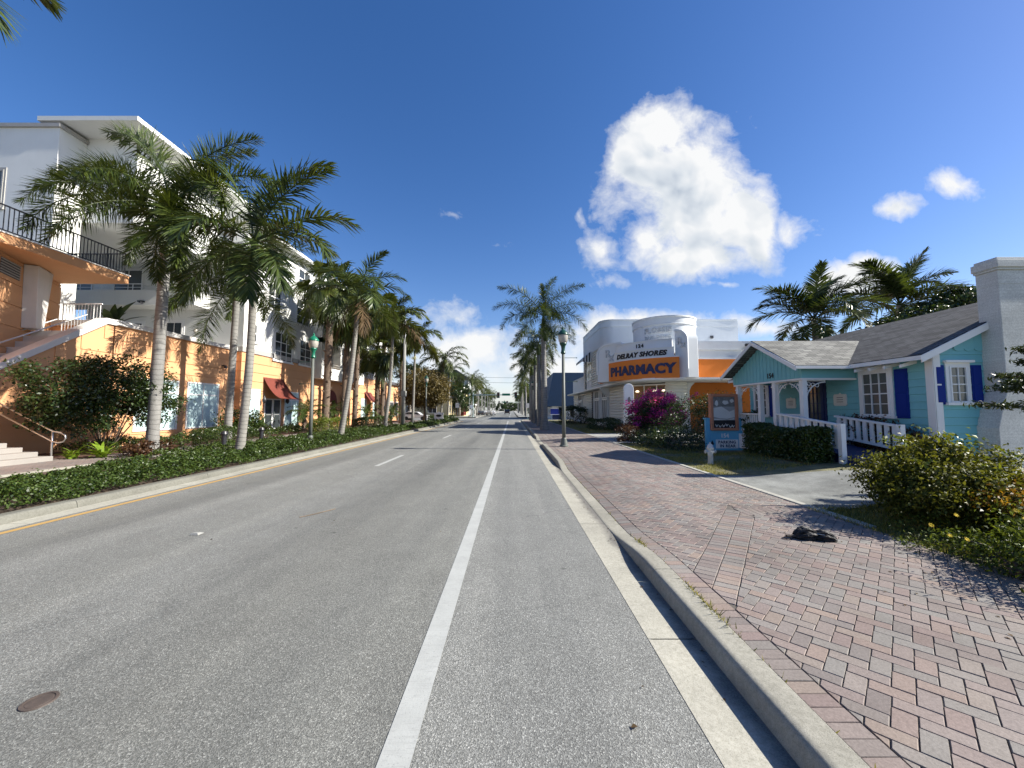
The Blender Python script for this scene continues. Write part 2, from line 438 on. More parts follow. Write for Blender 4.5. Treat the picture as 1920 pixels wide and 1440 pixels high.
M['petal'] = leafmat('yellow_petal', (.75,.48,.02), (.85,.62,.05), .25, .6, .2)
M['brown_tree'] = leafmat('olive_brown_leaf', (.055,.042,.014), (.15,.115,.04), .25, .5, .3)
M['lime'] = leafmat('lime_leaf', (.10,.17,.012), (.26,.36,.04), .3, .4, .4)
M['grass'] = leafmat('grass_blade', (.085,.10,.025), (.30,.28,.09), .3, .6, .25)
M['pine'] = leafmat('needle', (.015,.03,.01), (.07,.09,.02), .2, .4, .4)
# ------------------------------------------------------------------ foliage
def np_mesh(name, V, F):
    """V (n,3), F (m,4) quads -> mesh, fast"""
    me = bpy.data.meshes.new(name)
    me.vertices.add(len(V)); me.vertices.foreach_set('co', np.ascontiguousarray(V, dtype=np.float32).ravel())
    k = F.shape[1]
    me.loops.add(F.size); me.loops.foreach_set('vertex_index', np.ascontiguousarray(F, dtype=np.int32).ravel())
    me.polygons.add(len(F)); me.polygons.foreach_set('loop_start', np.arange(0, F.size, k, dtype=np.int32))
    me.update(calc_edges=True); me.validate()
    return me

def leaves(P, L, W, up=.35, seed=0, fold=.18, out=None, outw=.0):
    """diamond leaves at points P; L length (scalar or array), W width ratio"""
    r = np.random.default_rng(seed); n = len(P)
    nr = r.normal(size=(n,3)); nr[:,2] += up*2
    if out is not None: nr += out*outw
    nr /= np.linalg.norm(nr, axis=1)[:,None]
    t = r.normal(size=(n,3)); t -= nr*(t*nr).sum(1)[:,None]; t /= np.linalg.norm(t,axis=1)[:,None]
    b = np.cross(nr, t)
    L = np.asarray(L)*r.uniform(.7,1.3,n); L = L[:,None]; Wd = L*W
    V = np.stack([P - t*L*.5, P + b*Wd*.5 + nr*L*fold - t*L*.05, P + t*L*.5, P - b*Wd*.5 + nr*L*fold - t*L*.05], 1).reshape(-1,3)
    F = np.arange(4*n).reshape(n,4)
    return V, F

def blob_points(blobs, n, clump=None, spread=.16, seed=0, shell=.55, zmin=None):
    """points in ellipsoids [(cx,cy,cz,rx,ry,rz)], clustered into clumps near the surface"""
    r = np.random.default_rng(seed)
    vol = np.array([b[3]*b[4]*b[5] for b in blobs])**.7; vol = vol/vol.sum()
    K = clump or max(12, n//45)
    bi = r.choice(len(blobs), K, p=vol)
    B = np.array(blobs)[bi]
    d = r.normal(size=(K,3)); d /= np.linalg.norm(d,axis=1)[:,None]
    rad = r.uniform(0,1,K)**(1/3); rad = shell + (1-shell)*rad
    rad *= r.uniform(.82,1.12,K)
    C = B[:,:3] + d*rad[:,None]*B[:,3:6]
    s = B[:,3:6].mean(1)*spread
    ci = r.integers(0,K,n)
    P = C[ci] + r.normal(size=(n,3))*s[ci][:,None]*np.array([1,1,.75])
    out = d[ci]
    if zmin is not None:
        k = P[:,2] > zmin; P, out = P[k], out[k]
    return P, out

def foliage(name, P, L, W, m, parent=None, up=.35, seed=0, out=None, outw=0, fold=.18):
    V, F = leaves(P, L, W, up, seed, fold, out, outw)
    if parent: V = V - np.array(BASE[parent.name])
    return link(name, np_mesh(name, V, F), m, parent)

def stems(parent, base, tips, r0=.02, m='stem', name='stem', seed=0):
    rr = random.Random(seed); mb = MB()
    for t in tips:
        b = Vector(base) + Vector((rr.uniform(-.08,.08), rr.uniform(-.08,.08), 0)); t = Vector(t)
        mid = b.lerp(t,.5) + Vector((rr.uniform(-.1,.1), rr.uniform(-.1,.1), .1))
        mb.tube([b, mid, t], [r0, r0*.7, r0*.3], 5)
    return mb.build(name, M[m], parent, smooth=True, fix=False)

def bush(name, label, cat, loc, blobs, n, L, W, m, seed=0, clump=None, spread=.16, shell=.55, up=.35, zmin=None, nst=7, group=None, outw=.4, stem_m='stem', part='foliage'):
    t = thing(name, label, cat, loc, group)
    P, out = blob_points(blobs, n, clump, spread, seed, shell, zmin if zmin is not None else loc[2]+.02)
    foliage(part, P, L, W, M[m], t, up, seed, out, outw)
    rr = random.Random(seed)
    tips = []
    for i in range(nst):
        b = blobs[i % len(blobs)]
        tips.append((b[0]+rr.uniform(-.7,.7)*b[3], b[1]+rr.uniform(-.7,.7)*b[4], b[2]+rr.uniform(-.2,.6)*b[5]))
    stems(t, loc, tips, .018+.008*max(b[3] for b in blobs), stem_m, 'stem', seed)
    return t

def hedge(name, label, box, n, L, m, seed=0, group=None, W=.55):
    x0,x1,y0,y1,z0,z1 = box
    t = thing(name, label, 'hedge', ((x0+x1)/2,(y0+y1)/2,z0), group)
    r = np.random.default_rng(seed)
    P = r.uniform(0,1,(n,3))
    f = r.integers(0,10,n)            # push most leaves to the surfaces
    P[:,2] = np.where(f < 4, 1-abs(r.normal(0,.06,n)), P[:,2])
    P[:,0] = np.where((f>=4)&(f<7), np.where(r.random(n)<.65, abs(r.normal(0,.09,n)), 1-abs(r.normal(0,.09,n))), P[:,0])
    P[:,1] = np.where((f>=7)&(f<9), np.where(r.random(n)<.7, abs(r.normal(0,.05,n)), 1-abs(r.normal(0,.05,n))), P[:,1])
    wob = .08*np.sin(P[:,0]*(x1-x0)*3.1+seed)+.08*np.sin(P[:,1]*(y1-y0)*2.3+1.7*seed)+.05*np.sin(P[:,1]*(y1-y0)*5.7)
    X = x0+P[:,0]*(x1-x0)+r.normal(0,.03,n); Y = y0+P[:,1]*(y1-y0)+r.normal(0,.03,n); Z = z0+.03+P[:,2]*(z1-z0)*(1+wob)+r.normal(0,.02,n)
    foliage('foliage', np.stack([X,Y,np.maximum(Z,z0+.02)],1), L, W, M[m], t, .4, seed)
    mb = MB(); rr = random.Random(seed)
    k = max(3,int((y1-y0)*2.2))
    for i in range(k):
        y = y0+(i+.5)*(y1-y0)/k; x = (x0+x1)/2
        for q in range(3):
            mb.tube([(x+rr.uniform(-.08,.08), y+rr.uniform(-.1,.1), z0), (x+rr.uniform(-.3,.3)*(x1-x0), y+rr.uniform(-.2,.2), z0+(z1-z0)*.7)], [.016,.007], 5)
    mb.build('stem', M['stem'], t, fix=False)
    return t

# ------------------------------------------------------------------ palms
def rachis(L, e0, droop, n=14, pw=1.25):
    pts = [np.zeros(3)]; es = []
    for i in range(n):
        s = (i+.5)/n; e = e0 - droop*s**pw; es.append(e)
        pts.append(pts[-1] + np.array([math.cos(e),0,math.sin(e)])*L/n)
    return np.array(pts), np.array(es)

def frond_mesh(name, L, e0, droop, nl, ll, lw, plum, hang, seed, s0=.14, keep=1.0, fwd=.0):
    r = np.random.default_rng(seed)
    pts, es = rachis(L, e0, droop)
    n = len(es)
    V, F = [], []
    # rachis: 3-sided tube
    for i, p in enumerate(pts):
        e = es[min(i,n-1)]; w = .034*(L/4)*(1-i/n)**.8 + .004
        nn = np.array([-math.sin(e),0,math.cos(e)])
        V += [p+np.array([0,w,0]), p+np.array([0,-w,0]), p-nn*w*1.2]
    for i in range(n):
        a, b = 3*i, 3*(i+1)
        F += [(a,a+1,b+1,b),(a+1,a+2,b+2,b+1),(a+2,a,b,b+2)]
    for side in (1,-1):
        for k in range(nl):
            if r.random() > keep: continue
            s = s0 + (1-s0)*(k+r.uniform(-.3,.3)+.5)/nl
            x = min(s*n, n-.001); i = int(x); p = pts[i]*(1-(x-i)) + pts[i+1]*(x-i)
            e = es[i]; t = np.array([math.cos(e),0,math.sin(e)]); nn = np.array([-math.sin(e),0,math.cos(e)])
            sv = np.array([0,side,0])
            a = math.radians(68 - 42*s**1.4) - fwd
            b = r.normal(0, plum) + .25
            d = t*math.cos(a) + (sv*math.cos(b) + nn*math.sin(b))*math.sin(a)
            d += r.normal(0,.05,3); d /= np.linalg.norm(d)
            ln = ll*(math.sin(PI*(.13+.80*s))**.75)*r.uniform(.85,1.12)
            w = np.cross(d, nn); w /= (np.linalg.norm(w)+1e-6)
            w = w*math.cos(.3) + nn*r.uniform(-.5,.5); w = w*lw*.5
            hg = hang*r.uniform(.6,1.3)
            mid = p + d*ln*.5 - np.array([0,0,hg*ln*.14]); tip = p + d*ln - np.array([0,0,hg*ln*.55])
            q = len(V)
            V += [p-w*.5, p+w*.5, mid+w, mid-w, tip+w*.12, tip-w*.12]
            F += [(q,q+1,q+2,q+3),(q+3,q+2,q+4,q+5)]
    return np_mesh(name, np.array(V), np.array(F))

def fan_mesh(name, pet, R, e0, droop, seed, seg=26, bend=.45):
    r = np.random.default_rng(seed)
    pts, es = rachis(pet, e0, droop, 6)
    V, F = [], []
    for i, p in enumerate(pts):
        V += [p+np.array([0,.018,0]), p+np.array([0,-.018,0]), p-np.array([0,0,.018])]
    for i in range(6):
        a, b = 3*i, 3*(i+1)
        F += [(a,a+1,b+1,b),(a+1,a+2,b+2,b+1),(a+2,a,b,b+2)]
    hub = pts[-1]; e = es[-1] - .25
    t = np.array([math.cos(e),0,math.sin(e)]); nn = np.array([-math.sin(e),0,math.cos(e)]); sv = np.array([0,1,0])
    for k in range(seg):
        th = math.radians(-125 + 250*(k+.5)/seg) + r.normal(0,.02)
        d = t*math.cos(th) + sv*math.sin(th) + nn*.12
        d /= np.linalg.norm(d)
        ln = R*(.78+.25*math.cos(th*.7))*r.uniform(.9,1.08)
        w = np.cross(d, nn); w /= np.linalg.norm(w); w = w*R*.052 + nn*r.uniform(-.3,.3)*R*.03
        mid = hub + d*ln*.55 - np.array([0,0,.03*R]); tip = hub + d*ln*.95 - np.array([0,0,bend*ln*r.uniform(.5,1.2)])
        q = len(V)
        V += [hub-w*.15, hub+w*.15, mid+w, mid-w, tip+w*.15, tip-w*.15]
        F += [(q,q+1,q+2,q+3),(q+3,q+2,q+4,q+5)]
    return np_mesh(name, np.array(V), np.array(F))

D = math.radians
def species(nm, L, ll, lw, nl, plum, hang, kinds, m, seed=1, keep=1.0, fwd=0):
    out = {}
    for key, (e0, dr, k) in kinds.items():
        for v in range(2):
            me = frond_mesh('frond', L*k, D(e0), D(dr), nl, ll, lw, plum, hang, seed+v+len(out)*7, keep=keep, fwd=fwd)
            me.materials.append(M[m]); out[(key, v)] = me
    return out
KIND = {'top': (83,34,.95), 'vee': (64,60,1.0), 'arc': (38,66,1.0), 'steep': (77,66,1.0), 'arch': (55,80,1.08), 'up': (84,62,.85), 'hi': (66,92,1.0), 'mid': (42,98,1.0), 'flat': (20,88,1.0), 'low': (-12,62,.95), 'hang': (-45,38,.85)}
SP = {}
SP['royal'] = species('royal', 4.9, .85, .040, 190, 1.5, .22, KIND, 'frond', 3, fwd=-.16)
SP['slim'] = species('slim', 3.7, .95, .062, 64, .32, .55, KIND, 'frond_blue', 40)
SP['coco'] = species('coco', 3.3, .88, .062, 84, .3, .35, KIND, 'frond_blue', 80)
SP['olive'] = species('olive', 3.4, .9, .085, 60, .3, .8, KIND, 'frond_olive', 120)
SP['far'] = species('far', 3.9, .9, .07, 40, .6, .6, KIND, 'frond_olive', 160)
SP['pygmy'] = species('pygmy', 1.3, .3, .022, 40, .25, .5, KIND, 'frond', 200)
SP['dry'] = species('dry', 3.2, .8, .055, 40, .3, 1.0, {'low': (-10,60,.9), 'hang': (-50,35,.85)}, 'frond_brown', 230)
def fanset(m, R, pet, seed):
    out = {}
    for key, (e0, dr) in {'up': (78,25), 'hi': (55,40), 'mid': (28,45), 'flat': (5,45), 'low': (-25,40), 'hang': (-55,25)}.items():
        for v in range(2):
            me = fan_mesh('frond', pet, R, D(e0), D(dr), seed+v+len(out)*5); me.materials.append(M[m]); out[(key,v)] = me
    return out
SP['fan'] = fanset('fan', .95, 1.15, 300)
SP['fan_yellow'] = fanset('fan_yellow', .85, 1.0, 340)

def default_set(n, seed, dense=1.0):
    r = random.Random(seed); out = []
    seq = ['up','hi','mid','flat','hi','mid','flat','low','hi','mid','flat','low','hang','mid','flat','low','hi','mid']
    for i in range(n):
        out.append(((i*137.5 + r.uniform(-18,18)) % 360, seq[i % len(seq)], r.uniform(.85,1.1)))
    return out

def put_frond(parent, at, az, key, k, sp, rr, name='frond', label=None):
    me = SP[sp][(key, rr.randrange(2))]
    o = bpy.data.objects.new(name, me); COL.objects.link(o)
    o.parent = parent; o.location = at; o.scale = (k,k,k)
    o.rotation_euler = (D(rr.uniform(-14,14)), D(rr.uniform(-5,5)), D(az))
    BASE[o.name] = BASE[parent.name]
    if label: o['label'] = label
    return o

def palm(name, label, loc, top, r0, r1, sp, fronds, seed, trunk='slim_trunk', shaft=None, group=None, bend=(0,0), boots=None, bulge=0, extra=(), cat='palm tree', thatch=0, flare=.18):
    """top: crown position relative to loc"""
    t = thing(name, label, cat, loc, group)
    b = Vector(loc); T = Vector(top); rr = random.Random(seed)
    mb = MB(); pts, rs = [], []
    n = 18
    for i in range(n+1):
        s = i/n
        p = Vector((T.x*s, T.y*s, T.z*s)) + Vector((bend[0],bend[1],0))*math.sin(PI*s)
        pts.append(b+p); rr_ = r0 + (r1-r0)*s
        rr_ *= 1 + bulge*math.sin(PI*min(1,s*1.25)) + flare*max(0,1-s*9)
        rs.append(rr_)
    mb.tube(pts, rs, 14)
    at = T.copy()
    if shaft:
        ln, rs0 = shaft
        d = Vector((T.x*.15+bend[0]*-.6, T.y*.15, 1)).normalized()
        MB().tube([b+T+d*ln*q for q in (0,.08,.35,.7,1)], [r1*.98, rs0*1.15, rs0*1.05, rs0*.8, rs0*.45], 12).build('crownshaft', M['shaft'], t, smooth=True, fix=False)
        at = T + d*ln
    if boots:
        mbb = mb
        for i in range(boots):
            s = .12+.86*i/boots; z = T.z*s; a = i*2.4
            c = b + T*s + Vector((bend[0],bend[1],0))*math.sin(PI*s)
            rad = r0+(r1-r0)*s; dd = Vector((math.cos(a),math.sin(a),0)); sd = Vector((-dd.y,dd.x,0))
            p = c+dd*rad*.8; q = c+dd*(rad+.17)+Vector((0,0,.22))
            mbb.add([p+sd*.09,p-sd*.09,q-sd*.04,q+sd*.04, p+sd*.08+Vector((0,0,.16)),p-sd*.08+Vector((0,0,.16))],[(0,1,2,3),(3,2,5,4),(0,3,4),(1,5,2)])
    mb.build('trunk', M[trunk], t, smooth='auto', fix=False)
    if thatch:
        r = np.random.default_rng(seed); k = 700
        a = r.uniform(0,2*PI,k); rad = abs(r.normal(.30,.16,k)); z = -r.uniform(0,1,k)**.8*thatch
        P = np.stack([b.x+T.x+np.cos(a)*rad, b.y+T.y+np.sin(a)*rad, b.z+T.z+z],1)
        V = []; 
        for p in P:
            w = r.normal(0,.05,3); dn = np.array([r.normal(0,.1), r.normal(0,.1), -.45*r.uniform(.6,1.4)])
            V += [p-w*.5, p+w*.5, p+dn+w*.4, p+dn-w*.4]
        link('thatch', np_mesh('thatch', np.array(V)-np.array(b), np.arange(4*k).reshape(k,4)), M['thatch'], t)
    for az, key, k in fronds:
        put_frond(t, at, az, key, k, sp, rr)
    for az, key, k, s2, lab in extra:
        put_frond(t, at - Vector((0,0,.1)), az, key, k, s2, rr, label=lab)
    return t

def flower(parent, at, seed, size=.5, n=260):
    r = np.random.default_rng(seed)
    d = r.normal(size=(n,3)); d[:,2] -= .5; d /= np.linalg.norm(d,axis=1)[:,None]
    P = np.array(BASE[parent.name]) + np.array(at) + d*r.uniform(.25,1,n)[:,None]*size*np.array([1,1,.7])
    o = foliage('flower_cluster', P, .13, .16, M['flower_cream'], parent, 0, seed)
    return o

def tree(name, label, loc, h, blobs, n, L, m, seed, group=None, W=.6, trunk_r=.2, bark='bark_grey', forks=5, spread=.14, shell=.5, clump=None):
    t = thing(name, label, 'tree', loc, group)
    b = Vector(loc); rr = random.Random(seed)
    mb = MB(); fork = b + Vector((rr.uniform(-.2,.2), rr.uniform(-.2,.2), h*.35))
    mb.tube([b, b.lerp(fork,.5)+Vector((.06,.03,0)), fork], [trunk_r*1.25, trunk_r, trunk_r*.85], 9)
    for i in range(forks):
        B = blobs[i % len(blobs)]
        e = Vector((B[0]+rr.uniform(-.5,.5)*B[3], B[1]+rr.uniform(-.5,.5)*B[4], B[2]+rr.uniform(-.2,.5)*B[5]))
        mid = fork.lerp(e,.5)+Vector((0,0,-.1*h*.2))
        mb.tube([fork, mid, e], [trunk_r*.6, trunk_r*.35, trunk_r*.1], 6)
    mb.build('trunk', M[bark], t, smooth=True, fix=False)
    P, out = blob_points(blobs, n, clump, spread, seed, shell)
    foliage('crown', P, L, W, M[m], t, .35, seed, out, .5)
    return t
# ------------------------------------------------------------------ camera, sky, sun
PITCH = math.atan(48/721)
cam = bpy.data.cameras.new('camera'); cam.sensor_width = 36; cam.lens = 36*721/1920
cam.clip_start = .05; cam.clip_end = 3000
co = bpy.data.objects.new('camera', cam); COL.objects.link(co)
co.location = (0,0,1.8); co.rotation_euler = (PI/2+PITCH, 0, 0)
SC.camera = co
SC.view_settings.view_transform = 'Standard'; SC.view_settings.look = 'None'
SC.view_settings.exposure = EXPOSURE; SC.view_settings.gamma = 1

SUN_EL = D(35); SUN_V = Vector((math.cos(SUN_EL), -.04, math.sin(SUN_EL))).normalized()
sl = bpy.data.lights.new('sun', 'SUN'); sl.energy = SUN_E; sl.angle = D(.53); sl.color = (1,.95,.86)
so = bpy.data.objects.new('sun', sl); COL.objects.link(so)
so.rotation_euler = SUN_V.to_track_quat('Z','Y').to_euler(); so.location = (30,0,40)

W = bpy.data.worlds.new('World'); SC.world = W; W.use_nodes = True
nt = W.node_tree; bg = nt.nodes['Background']
sky = nd(nt, 'ShaderNodeTexSky'); sky.sky_type = 'NISHITA'; sky.sun_disc = False
sky.sun_elevation = SUN_EL; sky.sun_rotation = math.atan2(SUN_V.x, SUN_V.y)
sky.air_density = 1.0; sky.dust_density = .35; sky.ozone_density = 2.2; sky.altitude = 0
hs = nd(nt, 'ShaderNodeHueSaturation'); hs.inputs['Saturation'].default_value = 1.34; hs.inputs['Value'].default_value = 1.0
nt.links.new(mixc(nt, 1.0, sky.outputs[0], (1.08,.955,1.0), 'MULTIPLY'), hs.inputs['Color'])
tc = nd(nt, 'ShaderNodeTexCoord').outputs['Generated']
sx = nd(nt, 'ShaderNodeSeparateXYZ'); nt.links.new(tc, sx.inputs[0])
yy = math_(nt, 'MAXIMUM', sx.outputs[1], .02)
U = math_(nt, 'DIVIDE', sx.outputs[0], yy); Vv = math_(nt, 'DIVIDE', sx.outputs[2], yy)
cb = nd(nt, 'ShaderNodeCombineXYZ'); nt.links.new(U, cb.inputs[0]); nt.links.new(Vv, cb.inputs[1])
uv = cb.outputs[0]
# cumulus in the northern sky: compass directions (east per north, height per north) and angular sizes
def cl(px, py, rx, ry, w=1.0, k=0.0):
    yc = (720-py)/721; y = math.cos(PITCH)-yc*math.sin(PITCH); z = math.sin(PITCH)+yc*math.cos(PITCH)
    return ((px-960)/721/y, z/y, rx/721, ry/721, w, k)
CLOUDS = [cl(1285,370,165,165), cl(1245,235,90,62), cl(1395,420,75,95), cl(1300,490,140,50), cl(1200,300,75,80), cl(1215,450,58,80,.85),
          cl(1132,462,46,68,.48,.14), cl(1165,522,56,24,.42,.12), cl(1487,432,48,36,.6), cl(1683,392,56,32,.6), cl(1778,347,64,30,.55),
          cl(1615,515,95,46), cl(1545,535,45,22,.9), cl(1362,537,42,9,.4), cl(1240,615,150,36,.9),
          cl(848,398,40,26,.42,.30), cl(935,468,55,34,.45,.30), cl(850,600,70,40,.45), cl(880,655,115,55,.8), cl(1010,690,190,42,.62), cl(1120,630,105,60,.85), cl(1090,400,26,40,.45,.32), cl(1430,620,80,24,.7)]
def cloudfield(uvs):
    n1 = noise(nt, uvs, 7, 10, .62); n2 = noise(nt, uvs, 3.0, 3, .5)
    mpu = nd(nt,'ShaderNodeSeparateXYZ'); nt.links.new(uvs, mpu.inputs[0])
    acc = None
    for (uc, vc, ru, rv, w, kk) in CLOUDS:
        a = math_(nt,'MULTIPLY', math_(nt,'SUBTRACT', mpu.outputs[0], uc), 1/ru)
        b = math_(nt,'MULTIPLY', math_(nt,'SUBTRACT', mpu.outputs[1], vc), 1/rv)
        d = math_(nt,'SQRT', math_(nt,'ADD', math_(nt,'MULTIPLY',a,a), math_(nt,'MULTIPLY',b,b)))
        f = math_(nt,'MULTIPLY_ADD', math_(nt,'SUBTRACT', 1.05, d), w, -kk)
        acc = f if acc is None else math_(nt,'SMOOTH_MAX', acc, f, .12)
    acc = math_(nt, 'MAXIMUM', acc, -1.2)
    nz = math_(nt,'ADD', math_(nt,'MULTIPLY', math_(nt,'SUBTRACT', n1, .5), 1.75), math_(nt,'MULTIPLY', math_(nt,'SUBTRACT', n2, .5), .45))
    return math_(nt, 'ADD', acc, nz)
warp = nd(nt,'ShaderNodeTexNoise'); warp.inputs['Scale'].default_value = 6; warp.inputs['Detail'].default_value = 7; nt.links.new(uv, warp.inputs['Vector'])
wv = nd(nt,'ShaderNodeVectorMath', operation='MULTIPLY_ADD'); nt.links.new(warp.outputs['Color'], wv.inputs[0]); wv.inputs[1].default_value = (.09,.09,0)
uvo = nd(nt,'ShaderNodeVectorMath', operation='SUBTRACT'); nt.links.new(uv, uvo.inputs[0]); uvo.inputs[1].default_value = (.045,.045,0)
nt.links.new(uvo.outputs[0], wv.inputs[2])
off = nd(nt,'ShaderNodeVectorMath', operation='ADD'); nt.links.new(wv.outputs[0], off.inputs[0]); off.inputs[1].default_value = (.03,.04,0)
dn = cloudfield(wv.outputs[0]); dn2 = cloudfield(off.outputs[0])
alpha = ramp(nt, dn, [(.0,(0,0,0)),(.18,(.35,.35,.35)),(.5,(1,1,1))])
soft = noise(nt, wv.outputs[0], 6.5, 3, .5); soft2 = noise(nt, off.outputs[0], 6.5, 3, .5)
lit = math_(nt,'ADD', math_(nt,'MULTIPLY', math_(nt,'SUBTRACT', soft, soft2), 1.9), math_(nt,'MULTIPLY_ADD', math_(nt,'SUBTRACT', dn, dn2), .28, .60), clamp=True)
lit = math_(nt,'ADD', lit, math_(nt,'MULTIPLY', math_(nt,'SUBTRACT', .9, dn, clamp=True), .35), clamp=True)
ccol = ramp(nt, lit, [(.1,(.52,.60,.72)),(.45,(.80,.86,.93)),(.8,(1.06,1.07,1.08))])
cs = nd(nt,'ShaderNodeVectorMath', operation='SCALE'); nt.links.new(ccol, cs.inputs[0]); cs.inputs['Scale'].default_value = CLOUD_L
front = math_(nt,'MULTIPLY', alpha, math_(nt,'GREATER_THAN', sx.outputs[1], .03))
hz = nd(nt, 'ShaderNodeHueSaturation'); hz.inputs['Saturation'].default_value = .35
nt.links.new(mixc(nt, 1.0, sky.outputs[0], (.80,.92,1.12), 'MULTIPLY'), hz.inputs['Color'])
elev = ramp(nt, sx.outputs[2], [(.0,(0,0,0)),(.03,(.15,.15,.15)),(.16,(1,1,1))])
fin = mixc(nt, front, mixc(nt, elev, hz.outputs[0], hs.outputs[0]), cs.outputs[0])
nt.links.new(fin, bg.inputs[0]); bg.inputs[1].default_value = SKY_S
SC.cycles.max_bounces = 6; SC.cycles.transparent_max_bounces = 6
W.cycles_visibility if hasattr(W,'cycles_visibility') else None

# ------------------------------------------------------------------ ground, road, kerbs
def ss(a, b, x):
    t = max(0, min(1, (x-a)/(b-a))); return t*t*(3-2*t)
def crossing(y):
    return max(ss(4.3,5.9,y)*(1-ss(11.4,12.9,y)), ss(18.6,20.2,y)*(1-ss(23.0,24.6,y)))
def hk(y): return .135 - .122*crossing(y)
def zp(x, y): return .13 - .114*crossing(y)*(1-max(0,min(1,(x-1.65)/1.1)))

struct('ground', MB().quad((-700,-60,-.03),(700,-60,-.03),(700,1500,-.03),(-700,1500,-.03)), M['ground'])
road = struct('road', MB().quad((-8.0,-12,0),(1.09,-12,0),(1.09,900,0),(-8.0,900,0)), M['asphalt'])
struct('cross_street', MB().quad((-90,62,-.006),(90,62,-.006),(90,84,-.006),(-90,84,-.006)), M['asphalt'])
mk = MB()
for y in np.arange(-6, 60, 1.5): mk.quad((-.686,y,.004),(-.516,y,.004),(-.516,y+1.5,.004),(-.686,y+1.5,.004))
mk.quad((-.686,88,.004),(-.516,88,.004),(-.516,400,.004),(-.686,400,.004))
mk.build('edge_line', M['white_paint'], road)
mk = MB()
for i in range(1, 30):
    y = .4+12*i
    if 56 < y < 88: continue
    mk.quad((-4.40,y,.004),(-4.25,y,.004),(-4.25,y+3,.004),(-4.40,y+3,.004))
mk.build('lane_dashes', M['white_paint'], road)
mk = MB(); mk.quad((-7.50,-8,.004),(-7.38,-8,.004),(-7.38,60,.004),(-7.50,60,.004)); mk.build('yellow_line', M['yellow_paint'], road)
mk = MB()
mk.quad((-7.9,61,.004),(1.0,61,.004),(1.0,61.5,.004),(-7.9,61.5,.004)); mk.build('stop_line', M['white_paint'], road)

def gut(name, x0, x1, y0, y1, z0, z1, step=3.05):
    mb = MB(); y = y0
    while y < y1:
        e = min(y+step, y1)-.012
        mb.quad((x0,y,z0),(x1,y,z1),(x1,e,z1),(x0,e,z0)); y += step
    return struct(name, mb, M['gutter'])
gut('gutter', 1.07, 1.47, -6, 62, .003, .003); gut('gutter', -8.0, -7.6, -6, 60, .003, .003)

def kerb(x, sgn, ranges, hfun, wid=.2, m='concrete'):
    mb = MB()
    for y0, y1 in ranges:
        y = y0
        while y < y1-.01:
            e = min(y+3.05, y1); n = 12
            rows = []
            for i in range(n+1):
                yy = y + (e-y-.008)*i/n; h = hfun(yy)
                prof = [(-.025,-.02),(-.012,h*.45),(0,h*.74),(.012,h*.9),(.032,h*.98),(.06,h),(wid,h+.001),(wid,-.02)]
                rows.append([(x+sgn*p, yy, z) for p, z in prof])
            k = len(rows[0]); vs = [p for r in rows for p in r]; fs = []
            for i in range(n):
                for j in range(k-1): fs.append((i*k+j, i*k+j+1, (i+1)*k+j+1, (i+1)*k+j))
            fs += [tuple(range(k))[::-1], tuple(range(n*k, n*k+k))]
            mb.add(vs, fs); y = e
    return tag(mb.build('kerb', M[m], smooth='auto'), kind='structure')
kerb(1.47, 1, [(-5,62)], hk); kerb(1.47, 1, [(86,420)], lambda y: .135)
kerb(-8.0, -1, [(-5,60)], lambda y: .135, m='kerb_dirty'); kerb(-8.0, -1, [(86,420)], lambda y: .135)
# kerb returns into the cross street
def kerb_return(cx, cy, a0, a1, R=3):
    mb = MB(); n = 14; rows = []
    for i in range(n+1):
        a = D(a0+(a1-a0)*i/n)
        rows.append([(cx+r*math.cos(a), cy+r*math.sin(a), z) for r, z in ((R+.02,-.02),(R,.1),(R-.03,.134),(R-.2,.135),(R-.2,-.02))])
    vs = [p for r in rows for p in r]; fs = []
    for i in range(n):
        for j in range(4): fs.append((i*5+j,i*5+j+1,(i+1)*5+j+1,(i+1)*5+j))
    mb.add(vs, fs); return tag(mb.build('kerb', M['concrete'], smooth='auto'), kind='structure')
kerb_return(-11, 60, 0, 90); kerb_return(4.47, 62, 90, 180)

